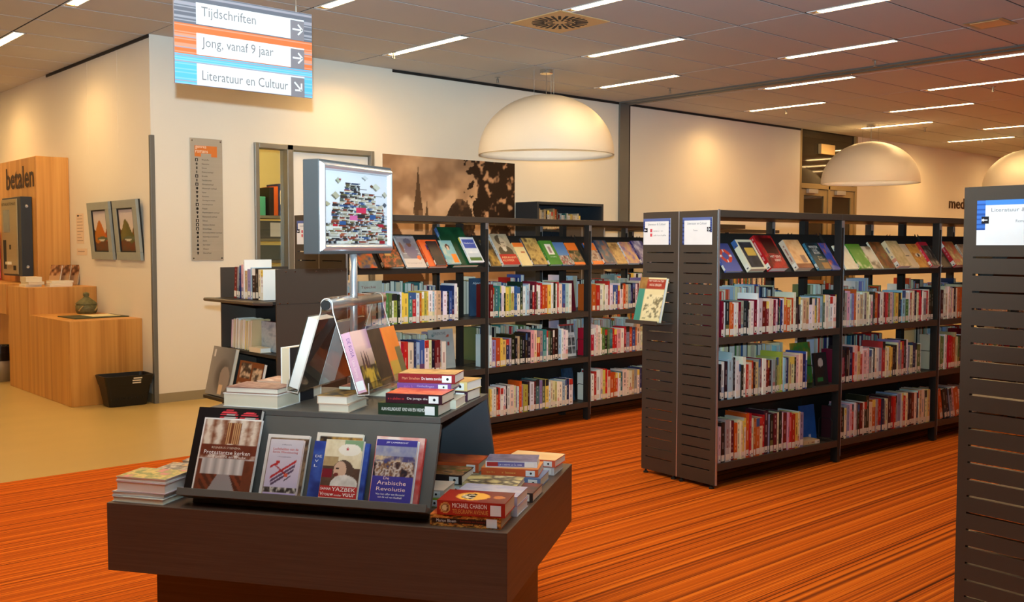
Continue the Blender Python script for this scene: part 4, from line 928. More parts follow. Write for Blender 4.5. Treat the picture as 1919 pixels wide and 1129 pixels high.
# ------------------------------------------------------------------ book trolley
CT = T(2.79, 5.84, 0) @ Rz(-90)
ct = empty('book_trolley', CT); tag(ct, 'dark brown metal book trolley with a pull-out top tray', 'trolley')
MB().box(-.012, 0, 0, .47, .10, 1.287).build('side_panel', MT['rack'], ct); sp_ = MB().box(.69, .702, 0, .47, .10, 1.287).build('side_panel', MT['rack'], ct)
MB().box(.7022, .7026, 0, .47, 1.083, 1.086).build('seam', MT['rackdark'], sp_)
for (y, z) in ((.02, 1.09), (.07, 1.09), (.28, 1.092), (.06, 1.272), (.12, 1.272), (.26, 1.272), (.34, 1.272), (.43, 1.272), (.02, .62), (.25, .62)):
    MB().lathe([(0, .003), (.004, .0025), (.005, 0)], 8).build('rivet', MT['chrome'], sp_, T(.702, y, z) @ Ry(90))
MB().box(0, .69, .232, .238, .14, 1.15).build('centre_panel', MT['rackdark'], ct)
for z in (.787, .16): MB().box(.001, .689, 0, .23, z-.018, z).box(.001, .689, .24, .469, z-.018, z).build('shelf', MT['rackdark'], ct)
MB().box(-.0, .689, -.13, .23, .482, .50).box(.001, .689, .24, .469, .482, .50).build('shelf', MT['rackdark'], ct)
MB().box(-.001+.002, .689, -.10, .469, 1.083, 1.10).build('tray', MT['rackdark'], ct); MB().tube([(.005, -.02, 1.088), (.005, -.10, 1.092), (.02, -.118, 1.093), (.66, -.118, 1.093), (.685, -.10, 1.092), (.685, -.02, 1.088)], .011, 10).build('tray_bar', MT['rack'], ct)
for x in (.06, .63):
    for y in (.06, .41): MB().tube([(x-.012, y, .045), (x+.012, y, .045)], .04, 16).box(x-.02, x+.02, y-.02, y+.02, .06, .145).build('castor', MT['rubber'], ct)
x = .17
for i, (c, wd, h, d) in enumerate((('m', .032, .19, .13), ('s', .02, .19, .13), ('n', .018, .2, .13), ('p', .026, .205, .14), ('w', .012, .235, .18), ('e', .03, .17, .12), ('v', .036, .18, .13), ('u', .014, .19, .13), ('d', .04, .185, .13), ('k', .03, .185, .13), ('c', .026, .18, .13), ('w', .028, .178, .13))):
    book(wd, h, d, PAL[c][0], CT @ T(x+wd/2, .0, 1.1025) @ Ry(0 if i > 2 else 5), '%s book, %s in the row on the trolley tray' % (PAL[c][1], ordinal(i+1)), 'books on the book trolley', seed=i+40); x += wd+(.022 if i == 2 else .004)
x = .03
for i in range(9):
    wd = .022+.012*((i*7) % 4)/3; book(wd, .175+.006*(i % 3), .12, PAL['pcwcecyce'[i]][0], CT @ T(x+wd/2+.03, .15, .7885) @ Rz(180) @ Ry(-5), 'cream book with pages outward, %s on the trolley middle shelf' % ordinal(i+1), 'books on the book trolley', seed=i+60, sticker=False, plain=True); x += wd+.003
o = book(.02, .18, .26, (110,40,44), CT @ T(.345, .10, .7885) @ Rz(-2) @ FACE, 'book with grey blue lettered cover facing out on the trolley', seed=5, sticker=False, plain=True)
cover(o, .02, .18, .26, P([(176,186,190),(196,200,200),(150,160,170)], 15, 9), 24, 20)
o = book(.028, .14, .07, (226,212,178), CT @ flat(.36, .0, .7885, 0, .028, .14), 'cream book lying flat at the front of the trolley middle shelf', seed=6, sticker=False, plain=True)
def greybk(u, v):
    img = mix((150,148,138), (108,110,108), u); r_ = ((u-.62)/.34)**2+((v-.40)/.36)**2; img = mix(img, (86,84,80), np.clip(1.2-r_, 0, 1)); ell(img, u, v, .72, .36, .22, .26, (150,140,128)); rect(img, u, v, .10, .80, .16, .93, (220,216,206)); rect(img, u, v, .55, .05, .72, .24, (216,190,150)); return img
o = book(.022, .30, .30, (206,190,160), CT @ T(-.03, -.095, .502) @ Rx(-13) @ FACE, 'large grey photo book standing face out at the trolley foot', seed=7, sticker=False, plain=True); cover(o, .022, .30, .30, greybk, 40, 40)
def phot(u, v):
    img = fill(u, (120,66,34)); n = fbm(u, v, 9, 5, 3)
    for (a, b, c, d_) in ((.08, .56, .52, .95), (.58, .5, .97, .86), (.06, .08, .4, .46)):
        k = (u > a) & (u < c) & (v > b) & (v < d_); img[k] = mix((60,50,44), (200,180,150), np.clip((n-.4)*4, 0, 1))[k]
    ell(img, u, v, .68, .22, .22, .14, (40,70,130)); return img
o = book(.022, .24, .30, (40,34,30), CT @ T(.33, -.085, .502) @ Rx(-13) @ FACE, 'brown album with old photographs facing out at the trolley foot', seed=8, sticker=False, plain=True); cover(o, .022, .24, .30, phot, 40, 34)

# ------------------------------------------------------------------ display table
TB = T(1.171, 3.321, 0) @ Rz(-56.53)
tb = empty('display_table', TB); tag(tb, 'low dark brown display table with a recessed plinth', 'table')
MB().box(0, 1.374, 0, .981, .343, .57).build('slab', MT['laminate'], tb, bevel=.002)
MB().box(.11, 1.264, .11, .871, .006, .3425).build('plinth', MT['laminate'], tb)
rs = empty('display_riser', TB @ T(0, 0, .5703)); tag(rs, 'grey tunnel-shaped riser with a slanted front ledge on the table', 'display stand')
def slant(y0, z0, y1, z1, t): # panel between two (y,z) lines, thickness t to the right
    dx, dz = y1-y0, z1-z0; l = math.hypot(dx, dz); nx_, nz_ = dz/l*t, -dx/l*t
    return [(y0, z0), (y0+nx_, z0+nz_ if z0+nz_ > 0 else 0), (y1+nx_, z1+nz_), (y1, z1)]
MB().prism(slant(.08, 0, .196, .281, .018), 0, .27, 1.10).build('front_panel', MT['riser'], rs, bevel=.001)
MB().prism([(.842, 0), (.86, 0), (.744, .281), (.726, .281)], 0, .27, 1.10).build('back_panel', MT['riserin'], rs, bevel=.001)
MB().box(.27, 1.10, .195, .745, .2815, .2997).build('top_panel', MT['riser'], rs, bevel=.001)
PA = math.degrees(math.atan2(.12, .30))
PM = T(0, .08, 0) @ Rx(-PA)           # panel frame: x along, -y out of the panel, z up it
MB().box(.255, 1.115, -.075, -.001, .012, .03).box(.255, 1.115, -.082, -.075, .012, .036).build('ledge', MT['riser'], rs, PM, bevel=.001)
TP = TB @ T(0, 0, .5703) @ PM
def onpanel(x, off, wd, h, d, col, label, fn, txt=(), nx=36, ny=50, seed=0, spine=None):
    o = book(wd, h, d, col, TP @ T(x, -off-wd/2-.0012, .0308) @ FACE, label, 'books propped on the slanted table display', seed=seed, sticker=False, plain=True)
    cover(o, wd, h, d, fn, nx, ny)
    for (s, u, v, tw, th, c) in txt: ctext(o, s, wd, u*d, v*h, tw*d, th*h, c)
    return o
def hearts(u, v):
    img = fill(u, (24,22,24))
    for cu, cv in ((.50, .90), (.82, .88)):
        k = ((u-cu)/.15)**2+((v-cv)/.085)**2 < 1; img[k & (np.floor(v*70) % 2 == 0)] = (226,70,80); k2 = ((u-cu-.02)/.09)**2+((v-cv+.02)/.06)**2 < 1; img[k2 & (np.floor(v*70) % 2 == 0)] = (214,206,200)
    return img
onpanel(.245, 0, .026, .285, .235, (28,26,28), 'large black book with red heart shapes behind the church book', hearts, nx=60, ny=90)
def church(u, v):
    n = fbm(u, v, 9, 21, 4, 1.3); img = mix((110,56,36), (226,214,204), np.clip((n-.36)*3, 0, 1))
    k = (v > .62); c = abs(((u*5) % 1)-.5); img[k] = mix((222,208,190), (130,80,56), np.clip(c*2.4+(n-.5)*1.6-.25, 0, 1))[k]
    k = (abs(u-.55) < .12) & (v > .66) & (v < .95); img[k] = mix((120,66,40), (206,160,110), (np.floor(u*60) % 2)*1.0)[k]
    k = (v > .50) & (v < .64); img[k] = mix((96,42,28), (120,60,40), n)[k]
    k = (v < .46) & (v > .22); img[k] = mix((214,208,204), (160,154,152), np.clip(abs(((u*6) % 1)-.5)*2, 0, 1))[k]
    k = (v < .25); img[k] = mix((122,60,38), (84,44,30), (np.floor((u+v)*14) % 2)*1.0)[k]; k = (v < .25) & (abs(u-.5) < .10+.6*(.25-v)); img[k] = (150,140,140); k = (v < .44) & ((u > .83) | (u < .1)); img[k] = mix((128,64,40), (90,50,36), n)[k]
    img[(u < .02) | (v > .985)] = (236,232,226); return img
onpanel(.283, .0275, .014, .247, .212, (228,224,220), 'church interior photo book propped on the ledge before a black book', church,
        (('REGNERUS STEENSMA', .22, .585, .5, .028, (216,196,176)), ('Protestantse kerken', .10, .51, .8, .052, (246,244,240)), ('hun pracht en kracht', .18, .455, .66, .04, (240,236,230))), 60, 80)
onpanel(.512, 0, .012, .208, .15, (222,214,206), 'pale book with a brown photo edge behind the airplane book', P([(90,60,40),(150,120,90),(70,50,40)], 25, 4, ((0,.96,1,1,(222,214,206)),(0,0,.06,1,(222,214,206)))))
def plane_(u, v):
    img = mix((190,176,206), (206,200,206), v)
    for i, (cv, c) in enumerate(((.48, (176,44,46)), (.41, (92,70,96)), (.345, (86,66,92)))):
        d_ = (v-cv)-(u-.5)*.42; k = (abs(d_) < .023) & (u > .14+.03*i) & (u < .88-.03*i); img[k] = c
    d_ = (v-.42)+(u-.56)*.42; k = (abs(d_) < .012+.02*(u-.2)) & (u > .22) & (u < .66); img[k] = (150,40,42); k = (abs(u-.24) < .13) & (abs(v-.565-(u-.24)*.35) < .022); img[k] = (176,44,46); k = (abs(u-.30) < .04) & (v > .56) & (v < .63); img[k] = (176,44,46); ell(img, u, v, .62, .385, .06, .035, (206,84,60)); k = (abs(v-.33-(u-.66)*.5) < .012) & (abs(u-.66) < .09); img[k] = (70,60,70)
    n = fbm(u, v, 12, 6, 3); k = (v > .08) & (v < .18); img[k] = mix((50,42,40), (200,190,180), np.clip((n-.42)*4, 0, 1))[k]; rect(img, u, v, 0, 0, 1, .075, (150,130,190)); return img
onpanel(.532, .013, .012, .19, .118, (232,206,200), 'lilac book with a red and grey triplane on its cover', plane_,
        (('~pilot', .36, .90, .3, .022, (90,80,96)), ('Luchthelden van de', .12, .81, .76, .045, (206,92,84)), ('Eerste Wereldoorlog', .12, .75, .76, .045, (206,92,84)), ('~subtitle', .28, .69, .42, .02, (110,100,116))), 44, 66)
onpanel(.687, 0, .012, .222, .162, (226,216,200), 'cream edged book with a dark sunset photo behind the others', P([(50,40,34),(200,150,70),(70,50,40)], 27, 4, ((0,.96,1,1,(226,216,200)),(0,0,.07,1,(226,216,200)))))
onpanel(.688, .0128, .010, .192, .193, (46,64,140), 'blue book showing on both sides of the shouting face book', P([(40,60,140),(60,90,170),(36,52,120)], 28, 3), (('DE', .05, .72, .12, .04, (220,226,236)), ('V', .05, .64, .07, .04, (220,226,236)), ('L', .05, .56, .06, .04, (220,226,236))))
def yazbek(u, v):
    n = fbm(u, v, 7, 9, 3, 1.4); img = mix((66,46,40), (110,84,66), n)
    k = v > .60+.06*np.sin(u*5); img[k] = mix((206,190,150), (236,226,196), n)[k]; k = (v > .93-.1*u) & (u > .5); img[k] = (130,160,120); ell(img, u, v, .66, .84, .3, .10, (236,230,214)); k = (v > .56) & (v < .72) & (u < .4); img[k] = mix((196,176,130), (160,130,90), n)[k]
    ell(img, u, v, .55, .50, .27, .17, (84,66,56)); ell(img, u, v, .47, .50, .17, .15, (206,172,146)); ell(img, u, v, .40, .53, .04, .012, (60,40,36)); ell(img, u, v, .38, .43, .06, .03, (110,50,46)); k = ((u-.62)/.36)**2+((v-.27)/.16)**2 < 1; img[k] = mix((180,176,168), (236,232,224), n)[k]
    k = (v > .38) & (v < .52) & (u < .28); img[k] = (120,30,44); rect(img, u, v, 0, .055, 1, .245, (176,42,40)); rect(img, u, v, 0, 0, 1, .055, (230,222,206))
    a = np.arctan2(v-.855, (u-.6)*.7); r_ = np.hypot((u-.6)*.7, v-.855); img[r_ < .022+.012*np.cos(5*(a-1.57))] = (186,50,56); return img
onpanel(.735, .0235, .014, .197, .130, (230,222,208), 'cream book with a shouting face above a red title band', yazbek,
        (('SAMAR', .03, .175, .28, .04, (244,240,232)), ('YAZBEK', .33, .165, .62, .062, (244,240,232)), ('Vrouw', .03, .085, .36, .058, (244,240,232)), ('onder', .41, .085, .2, .032, (244,240,232)), ('vuur', .63, .085, .33, .055, (244,240,232))), 60, 84)
onpanel(.897, 0, .014, .22, .165, (186,52,46), 'red and white edged book behind the purple one', P([(186,52,46),(226,206,196)], 29, 3))
def arab(u, v):
    img = fill(u, (62,56,140)); n = fbm(u, v, 9, 19, 4, 1.2); k = (v > .44) & (v < .90); img[k] = picture(u, v, [(30,28,40),(90,60,50),(206,196,186),(120,80,50),(60,70,120)], 19, 7)[k]; k = (v > .74) & (v < .90); img[k] = mix((110,116,160), (176,172,170), n)[k]
    k = (v > .66) & (v < .74); img[k] = mix((70,66,110), (206,180,140), np.clip((n-.4)*3, 0, 1))[k]; return img
onpanel(.908, .0155, .02, .207, .138, (226,224,226), 'purple blue book with camel riders above a pink title', arab,
        (('JEF LAMBRECHT', .24, .935, .54, .03, (236,232,240)), ('De', .28, .385, .14, .042, (236,200,190)), ('Arabische', .14, .305, .70, .062, (240,206,196)), ('Revolutie', .14, .215, .70, .055, (240,206,196)), ('Van het offer van Bouazizi', .14, .15, .70, .028, (236,230,236)), ('tot de val van Kadhafi', .2, .105, .58, .028, (236,230,236)), ('~publisher', .4, .035, .25, .018, (190,180,210))), 60, 84)
# ------------------------------------------------------------------ stacks of flat books on the table and riser
ZT, ZR = .5705, .8703
TBK = 'books stacked on the display table'
def fb(x, y, z, rot, wd, h, d, col, label, fn=None, stx=(), seed=0, sticker=True, back=False, dot=True, spfn=None):
    M = TB @ (flat(x, y, z, rot, wd, h) if not back else T(x, y, z) @ Rz(rot) @ T(0, d, 0) @ Rz(180) @ T(0, 0, wd/2) @ Ry(-90))
    o = book(wd, h, d, col, M, label, TBK, seed=seed, sticker=False, plain=True)
    if sticker: MB().box(-wd*.40, wd*.34, -.0012, .0002, .012, .045).build('spine_label', MT['white'], o); 
    if sticker and dot: MB().lathe([(0, 0), (wd*.15, 0), (wd*.15, .0006), (0, .0006)], 10).build('label_mark', cm(36,34,36), o, T(-wd*.02, -.0013, .026) @ Rx(90))
    if spfn: sheet('spine_print', h, wd, 60, 12, spfn, axes((0,0,-1), (1,0,0), (0,-1,0), (-wd/2, -.0003, h)), o)
    if fn: cover(o, wd, h, d, fn, 28, 36)
    for (s, st, tw, th, c, xo) in stx: stext(o, s, h, st, tw, th, c, xo)
    return o
def tele(u, v):
    img = fill(u, (150,34,24)); img = mix(img, (110,40,36), np.clip(1.1-v*1.6, 0, 1)); r_ = np.hypot((u-.48)*.72, v-.55); img[r_ < .25] = (226,150,60); img[r_ < .225] = (240,176,70); n = fbm(u, v, 14, 3, 3); k = (r_ < .17) & (v > .5); img[k] = np.where((n > .5)[..., None], np.array((240,220,180.)), np.array((50,34,28.)))[k]; ell(img, u, v, .5, .16, .12, .09, (206,120,60)); return img
fb(1.125, .022, ZT, 1.8, .036, .222, .142, (196,96,36), 'orange patterned book with black spine band at the table corner', P([(206,110,40),(120,40,20),(226,160,70)], 31, 8), (('Marion Bloem', .02, .062, .009, (240,236,230), -.0), ('Een meisje van honderd', .095, .078, .008, (150,50,40), 0)), 1, dot=False, spfn=lambda u, v: rect(P([(206,110,40),(60,30,16),(232,170,80),(196,90,30)], 71, 14)(u, v), u, v, .02, .28, .80, .72, (30,22,20)))
fb(1.148, .020, ZT+.0367, 1.9, .043, .212, .14, (168,40,28), 'thick red book with a yellow disc on its cover and spine', tele, (('MICHAEL CHABON', .048, .108, .014, (246,240,230), .009), ('TELEGRAPH AVENUE', .048, .112, .013, (222,160,84), -.009)), 2, dot=False, spfn=lambda u, v: ell(ell(ell(fill(u, (168,40,28)), u, v, .12, .5, .075, .38, (222,170,90)), u, v, .12, .5, .06, .3, (120,60,30)), u, v, .115, .5, .035, .25, (226,196,140)))
o_ = bpy.data.objects['book'] if False else None
fb(1.15, .185, ZT, -1, .031, .208, .135, (206,202,214), 'grey lilac book at the bottom of the pile behind the yellow disc book', None, (), 3)
fb(1.148, .183, ZT+.0318, -.5, .031, .21, .137, (176,168,190), 'pale lilac covered book on top of the pile behind the yellow disc book', P([(196,184,196),(176,170,192),(206,196,200)], 32, 2), (), 4)
fb(1.152, .365, ZT, -.5, .031, .213, .14, (46,34,34), 'dark red black book with a round spine mark near the table edge', P([(120,30,30),(50,40,36)], 33, 4), (), 5)
fb(1.118, .365, ZT+.0318, 3, .018, .19, .135, (206,196,150), 'thin beige book with a maroon spine block near the table edge', P([(206,190,130),(170,150,100),(60,50,40),(214,200,150)], 34, 3), (('JOANNE', .035, .045, .009, (110,96,70), 0),), 6, dot=False, spfn=lambda u, v: rect(fill(u, (206,196,150)), u, v, .56, .1, .77, .95, (80,34,26)))
fb(1.13, .565, ZT, 0, .033, .214, .14, (104,124,164), 'blue grey book at the bottom of the pile with an orange book', None, (), 7)
fb(1.128, .562, ZT+.0338, 5, .027, .205, .138, (214,92,44), 'orange book with yellow spine letters under the flag-blue book', P([(222,130,60),(236,160,80)], 35, 3), (('~left', .02, .03, .007, (240,180,90), 0), ('~right', .075, .05, .009, (240,180,90), 0)), 8)
fb(1.14, .575, ZT+.0616, 9, .021, .185, .125, (226,222,222), 'white book with violet blue cover topping the orange book pile', P([(86,84,120),(130,120,150),(70,66,100)], 36, 3), (('~flag', .045, .085, .008, (226,226,240), 0),), 9, dot=False, spfn=lambda u, v: rect(rect(fill(u, (226,222,222)), u, v, .02, .1, .24, .9, (170,40,40)), u, v, .25, .1, .76, .9, (104,100,160)))
fb(1.15, .775, ZT, -3, .03, .20, .13, (206,200,200), 'pale grey book at the far right corner of the table', None, (), 10)
fb(1.16, .78, ZT+.0308, -6, .026, .195, .13, (214,90,60), 'cream and orange book on the far right corner pile', P([(240,206,150),(236,190,130)], 37, 2), (), 11)
fb(.885, .225, ZT, 0, .028, .21, .13, (150,170,50), 'lime green book sticking out of the riser tunnel', P([(150,176,50),(170,190,70)], 38, 2), (), 12)
fb(.888, .228, ZT+.0288, 1, .026, .21, .13, (206,190,176), 'cream covered book lying on the lime green one in the tunnel', P([(222,206,190),(214,194,176)], 39, 2, ((.3,.4,.36,.9,(150,60,60)),)), (), 13)
fb(.895, .40, ZT, 0, .034, .215, .14, (206,196,170), 'cream book at the bottom of the middle pile in the tunnel', None, (), 14)
fb(.892, .398, ZT+.0348, 0, .032, .215, .142, (40,28,28), 'dark spined book with brown animals on its cover', P([(90,120,40),(150,90,50),(200,150,100),(60,40,34)], 40, 5), (), 15)
fb(.90, .585, ZT, 2, .034, .21, .14, (206,190,150), 'tan book under the orange one at the tunnel back', None, (), 16)
fb(.898, .583, ZT+.0348, 1, .034, .212, .142, (196,84,40), 'rust orange covered book at the back of the riser tunnel', P([(196,80,36),(214,110,50),(170,60,30)], 41, 3), (), 17)
# on top of the riser
fb(.879, .212, ZR, .5, .038, .207, .135, (34,54,36), 'dark green spined book at the front of the riser top', P([(50,66,40),(90,90,50)], 42, 3), (('ALAN HOLLINGHURST', .012, .068, .011, (240,240,232), 0), ('KIND VAN EEN VREEMDE', .085, .078, .011, (240,240,232), 0)), 18, dot=False)
fb(.905, .214, ZR+.0388, 1, .031, .193, .135, (56,24,34), 'dark plum spined book with a glossy orange cover on the riser', P([(220,70,36),(240,130,90),(206,60,34)], 43, 4), (('~author plum', .008, .06, .009, (190,50,50), 0), ('De jonge die', .074, .07, .009, (240,236,232), 0)), 19)
fb(.895, .362, ZR, 3, .03, .20, .135, (214,206,184), 'cream book at the bottom of the rear pile on the riser', None, (), 20, False)
fb(.865, .366, ZR+.0308, 5, .03, .195, .135, (60,84,60), 'green covered book in the rear pile on the riser', P([(60,84,60),(80,100,70)], 44, 2), (), 21)
fb(.886, .366, ZR+.0616, 4, .022, .19, .13, (124,74,140), 'purple spined book in the rear riser pile', P([(200,190,200),(180,170,190)], 45, 2), (('~author', .018, .036, .008, (190,110,170), 0), ('Onthullingen', .07, .06, .009, (196,176,214), 0)), 22)
fb(.889, .368, ZR+.0844, 4, .031, .2, .135, (140,34,36), 'dark red spined book topping the rear riser pile', P([(206,150,80),(226,180,110),(180,120,60)], 46, 3), (('Mari Strachan', .014, .062, .009, (226,150,110), 0), ('De laatste zonden', .083, .072, .010, (246,240,236), 0)), 23)
fb(.93, .548, ZR, -4, .036, .155, .13, (66,36,52), 'dark plum book at the back right corner of the riser', None, (), 24)
fb(.905, .556, ZR+.0368, -7, .033, .18, .13, (226,196,130), 'yellow tan book on the plum one at the riser corner', P([(226,180,100),(206,150,80)], 47, 3), (), 25)
fb(.302, .226, ZR, -3, .046, .213, .15, (236,232,226), 'thick white book with page edges showing on the riser left end', None, (), 26, False, True)
fb(.31, .23, ZR+.0468, -1, .02, .20, .14, (150,110,96), 'brown photo book lying on the thick white book', P([(110,60,50),(170,130,116),(120,70,60)], 48, 4), (), 27, False, True)
fb(.30, .42, ZR, 2, .04, .21, .145, (226,216,206), 'white book behind the thick white one on the riser', None, (), 28, False, True)
fb(.32, .425, ZR+.0408, -4, .022, .2, .14, (206,170,150), 'pale pink photo book lying at the riser left back', P([(214,180,160),(170,120,100),(226,206,190)], 49, 4), (), 29, False, True)
fb(.575, .575, ZR, 0, .03, .2, .135, (226,216,190), 'cream book lying behind the poster stand foot', P([(150,60,50),(206,190,170)], 50, 3), (), 30, False)
for i, z in enumerate((ZR, ZR+.0268)):
    M = TB @ T(.668-.004*i, .368-.003*i, z) @ Rz(-90) @ T(.158, 0, .013) @ Ry(-90)
    o = book(.026, .158, .108, (222,196,170), M, ('lower', 'upper')[i]+' of two small cream books before the acrylic holder', TBK, seed=70+i, sticker=False, plain=True)
    if i: cover(o, .026, .158, .108, P([(60,50,40),(190,150,70),(90,70,50)], 52, 3), 16, 20)
o = book(.04, .195, .13, (236,232,228), TB @ T(.505, .47, ZR) @ Rz(168), 'white book standing upright left of the acrylic holder', TBK, seed=80, sticker=False, plain=True)
MB().box(-.0205, -.0201, .0, .13, 0, .195).build('back_cover', cm(36,34,38), o)
# left end of the table
fb(.008, .02, ZT, -1.5, .018, .195, .145, (206,206,200), 'thin grey book at the bottom of the left corner pile', None, (), 31, False, True)
fb(.004, .024, ZT+.0188, 1, .014, .195, .14, (190,190,190), 'thin silver grey book second in the left corner pile', None, (), 32, False, True)
fb(.016, .03, ZT+.0336, -2, .034, .19, .138, (230,206,210), 'thick white paged book third in the left corner pile', None, (), 33, False, True)
fb(.016, .03, ZT+.0684, -1, .014, .19, .138, (232,222,214), 'flower covered book topping the left corner pile', P([(220,120,130),(150,150,80),(226,190,110),(120,130,70)], 53, 4), (), 34, False, True)
for i, (y, n, c) in enumerate(((.20, 2, (176,186,206)), (.37, 2, (206,190,160)), (.54, 3, (230,226,220)), (.72, 2, (214,200,190)))):
    for j in range(n):
        fb(.02+.012*((i+j) % 3), y, ZT+.0328*j, (-3, 2, 4)[(i+j) % 3], .032, .2, .142, c, ('lower', 'second', 'third')[j]+' book of the %s pile along the left table edge' % ordinal(i+2), P([(150,140,120),(206,190,170),(90,80,70),(230,180,110)], 54+i*3+j, 4), (), 35+i*3+j, False, True)
# ------------------------------------------------------------------ poster stand with acrylic book holder
PX, PY = .682, .47
ps = empty('poster_stand', TB @ T(PX, PY, ZR)); tag(ps, 'silver pole stand with a framed poster and acrylic book holder', 'poster stand')
MB().lathe([(0, 0), (.05, 0), (.05, .006), (.02, .012), (.018, .03), (0, .03)], 28).build('base', MT['alu'], ps, smooth=False)
MB().tube([(0, 0, .012), (0, 0, .66)], .0138, 20).build('pole', MT['alu'], ps, smooth=True)
hd = empty('poster_frame', T(0, 0, 0) @ Rz(22.8+56.53), ps)
FW, z0_, z1_ = .44, 1.403-ZR, 1.702-ZR; xa, xb = -.232, .208
MB().box(xa-.003, xb+.003, -.026, .040, z0_-.010, z1_+.008).build('light_box', MT['alubox'], hd, bevel=.003)
def mould(p, q, inn_p, inn_q):
    mb = MB(); pts = []
    for (a, b) in ((p, inn_p), (q, inn_q)):
        a = Vector(a); b = Vector(b); ringp = []
        for i in range(6):
            t = i/5; pt = a.lerp(b, t); ringp.append(Vector((pt.x, -.0265-.014*math.sin(math.pi*t), pt.z)))
        pts.append(ringp)
    for i in range(5): mb.quad(pts[0][i], pts[1][i], pts[1][i+1], pts[0][i+1])
    return mb
mw = .026; o4 = [(xa, 0, z0_), (xb, 0, z0_), (xb, 0, z1_), (xa, 0, z1_)]; i4 = [(xa+mw, 0, z0_+mw), (xb-mw, 0, z0_+mw), (xb-mw, 0, z1_-mw), (xa+mw, 0, z1_-mw)]
for i in range(4): mould(o4[i], o4[(i+1) % 4], i4[i], i4[(i+1) % 4]).build('frame_moulding', MT['alu'], hd, smooth=True)
def pile(u, v):
    img = fill(u, (238,238,246)); rg = np.random.default_rng(12)
    pal = np.array([(226,216,190),(150,60,44),(60,50,44),(206,196,170),(120,110,70),(40,40,50),(190,176,150),(176,90,60),(90,100,90),(236,230,216),(60,90,140),(206,200,186),(110,76,50)], float)
    def blk(u0, v0, u1, v1, c): img[(u >= u0) & (u < u1) & (v >= v0) & (v < v1)] = c
    vv = 0
    while vv < .84:
        hh = rg.uniform(.012, .026)
        if vv < .26: l, r = .0, 1.
        elif vv < .56: l, r = .10+.1*(vv-.26), .93-.1*(vv-.26)
        elif vv < .70: l, r = .24, .78
        else: l, r = .30+.2*(vv-.7), .52
        x_ = l-rg.uniform(0, .02)
        while x_ < r:
            w_ = rg.uniform(.04, .16); c = pal[rg.integers(len(pal))]; blk(x_, vv, min(x_+w_, r+.02), vv+hh*.8, c); blk(x_+w_*.75, vv, min(x_+w_, r+.02), vv+hh*.8, c*.4+140); blk(x_, vv+hh*.8, x_+w_, vv+hh, (60,52,46)); x_ += w_+rg.uniform(0, .012)
        vv += hh
    for (a, b, c, d_, col) in ((.48, .44, .64, .51, (226,50,90)), (.38, .33, .50, .40, (230,110,170)), (.70, .36, .80, .42, (50,90,150)), (.22, .26, .32, .31, (50,90,150)), (.84, .25, .93, .29, (190,30,60)), (.12, .235, .19, .27, (196,30,50)), (.50, .365, .62, .425, (40,38,44)), (.86, .0, .95, .05, (170,30,40))): blk(a, b, c, d_, col)
    for (cu, cv, ru, rv, c) in ((.20, .87, .045, .05, (186,186,160)), (.16, .66, .07, .06, (190,180,150)), (.62, .94, .06, .04, (222,222,220)), (.80, .82, .08, .06, (220,216,196)), (.95, .72, .05, .05, (196,190,170)), (.03, .54, .06, .04, (190,176,140)), (.95, .57, .04, .04, (90,96,110)), (.73, .83, .03, .03, (110,70,44)), (.23, .89, .02, .02, (170,50,50))):
        k = abs((u-cu)/ru)+abs((v-cv)/rv) < 1; img[k] = c; k = k & ((u-cu)/ru+(v-cv)/rv < -.45); img[k] = np.array(c)*.6
    return img*.72
sheet('poster', FW-2*mw, z1_-z0_-2*mw, 150, 120, pile, axes((1,0,0), (0,0,1), (0,-1,0), (xa+mw, -.0275, z0_+mw)), hd, 'matte')
# rod and bent acrylic
RZ_ = 1.2235-ZR; y0r, y1r = .24-PY, .74-PY
MB().tube([(0, y0r+.004, RZ_), (0, y1r, RZ_)], .0175, 20).build('rod', MT['alu'], ps, smooth=True)
MB().tube([(0, y0r-.004, RZ_), (0, y0r+.0035, RZ_)], .0165, 20).build('rod_cap', MT['rubber'], ps)
MB().tube([(0, -.012, RZ_+.019), (0, -.012, RZ_+.026)], .004, 8).build('screw', MT['chrome'], ps); MB().tube([(0, -.13, RZ_+.017), (0, -.13, RZ_+.024)], .004, 8).build('screw', MT['chrome'], ps)
prof = [(-.148, .965-ZR), (-.150, .927-ZR), (-.11, .922-ZR)]+[(-.108+.086*i/6, .93-ZR+.27*i/6) for i in range(7)]
arc = [(.0215*math.cos(a), RZ_+.0215*math.sin(a)) for a in [math.pi*(1-i/8) for i in range(1, 8)]]
full = prof+arc+[(-x_, z_) for (x_, z_) in reversed(prof)]
def ribbon(pts, t, y0, y1):
    q = MB(); n = len(pts); off = []
    for i in range(n):
        a = Vector(pts[max(i-1, 0)]); b = Vector(pts[min(i+1, n-1)]); d_ = (b-a).normalized(); off.append((pts[i][0]-d_.y*t, pts[i][1]+d_.x*t))
    for y in (y0, y1):
        for p in pts: q.v.append((p[0], y, p[1]))
        for p in off: q.v.append((p[0], y, p[1]))
    N = 2*n
    for i in range(n-1):
        q.f += [(i, i+1, N+i+1, N+i), (n+i, N+n+i, N+n+i+1, n+i+1), (i, n+i, n+i+1, i+1), (N+i, N+i+1, N+n+i+1, N+n+i)]; q.c += [None]*4
    q.f += [(0, N, N+n, n), (n-1, N-1, N+N-1, N+n-1)]; q.c += [None]*2
    return q
ribbon(full, .004, y0r+.01, y0r+.45).build('acrylic_sheet', MT['acrylic'], ps)
for ye in (y0r+.0085, y0r+.4515): MB().tube([(x_, ye, z_) for (x_, z_) in full], .0018, 6).build('acrylic_edge_glint', cm(206,196,184,.2), ps)  # pale opaque tubes paint in the bright glint along the sheet's cut edges
HT = 'books leaning in the acrylic holder'
PSM = TB @ T(PX, PY, ZR)
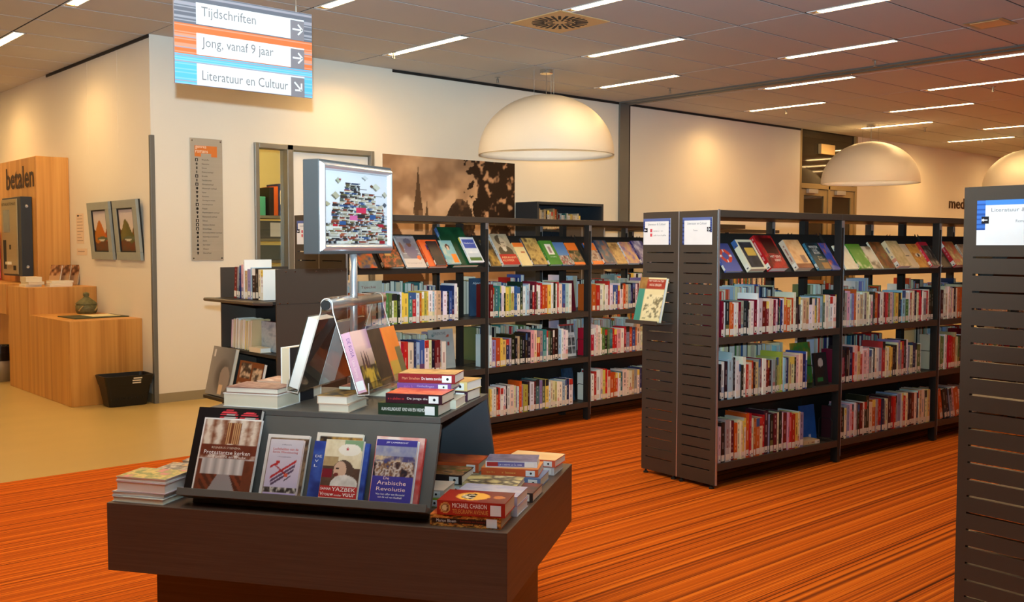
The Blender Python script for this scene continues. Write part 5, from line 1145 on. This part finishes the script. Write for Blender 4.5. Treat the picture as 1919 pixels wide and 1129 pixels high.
def hbook(x, y, wd, h, d, col, lab, fn, side, stx=(), seed=0, nx=24, ny=34):
    zb = .9275-ZR
    if side > 0: M = PSM @ T(x, y, zb) @ Ry(-17.5) @ T(wd/2, 0, 0)
    else: M = PSM @ T(x, y+d, zb) @ Ry(17.5) @ T(-wd/2, 0, 0) @ Rz(180)
    o = book(wd, h, d, col, M, lab, HT, seed=seed, sticker=False, plain=True)
    if side > 0: MB().box(-wd*.42, wd*.42, -.0012, .0002, .008, .04).build('spine_label', MT['white'], o)
    if fn: cover(o, wd, h, d, fn, nx, ny)
    for (s, st, tw, th, c, xo) in stx: stext(o, s, h, st, tw, th, c, xo)
    return o
def castle(u, v):
    img = mix((70,56,30), (232,190,180), np.clip(v*1.6-.2, 0, 1)); n = fbm(u, v, 7, 9, 3); k = v < .42+.1*(n-.5); img[k] = mix((40,34,20), (190,150,50), np.clip((n-.45)*4, 0, 1))[k]
    for c, w_ in ((.30, .05), (.48, .07), (.62, .04)): k = (abs(u-c) < w_*np.clip((.66-v)*5, 0, 1)) & (v > .36) & (v < .66); img[k] = (70,40,44)
    k = (v > .66) & (u > .6); img[k] = mix(img, (150,110,150), np.clip((u-.6)*2, 0, 1))[k]; return img
hbook(.111, .25-PY, .032, .207, .14, (214,164,180), 'pink spined book with a castle cover in the acrylic holder', castle, 1, (('DE ROSA', .02, .065, .012, (130,90,140), .004), ('Una Serena', .095, .06, .010, (236,206,200), .0)), 1, 36, 44)
hbook(.111, .395-PY, .022, .203, .135, (150,150,206), 'lavender spined book with a dark cover in the acrylic holder', P([(44,28,22),(60,40,30),(36,22,18)], 61, 3), 1, (('~lavender', .02, .10, .008, (236,236,244), 0),), 2)
hbook(.111, .535-PY, .022, .2, .135, (206,70,50), 'red spined book with an orange cover in the acrylic holder', P([(230,120,36),(236,130,44)], 62, 2, ((0,0,1,.36,(196,150,60)),(.6,.14,1,.6,(110,96,60)))), 1, (('~red spine', .02, .09, .009, (240,200,180), 0),), 3)
hbook(-.111, .262-PY, .045, .255, .15, (50,44,40), 'thick dark book with pages outward and yellow cover in the acrylic holder', P([(206,176,60),(214,186,70)], 63, 3), -1, (), 4)
hbook(-.111, .416-PY, .016, .235, .13, (200,200,200), 'thin grey book in the far side of the acrylic holder', None, -1, (), 5)
hbook(-.111, .55-PY, .018, .24, .13, (120,60,40), 'brown book at the far end of the acrylic holder', None, -1, (), 6)
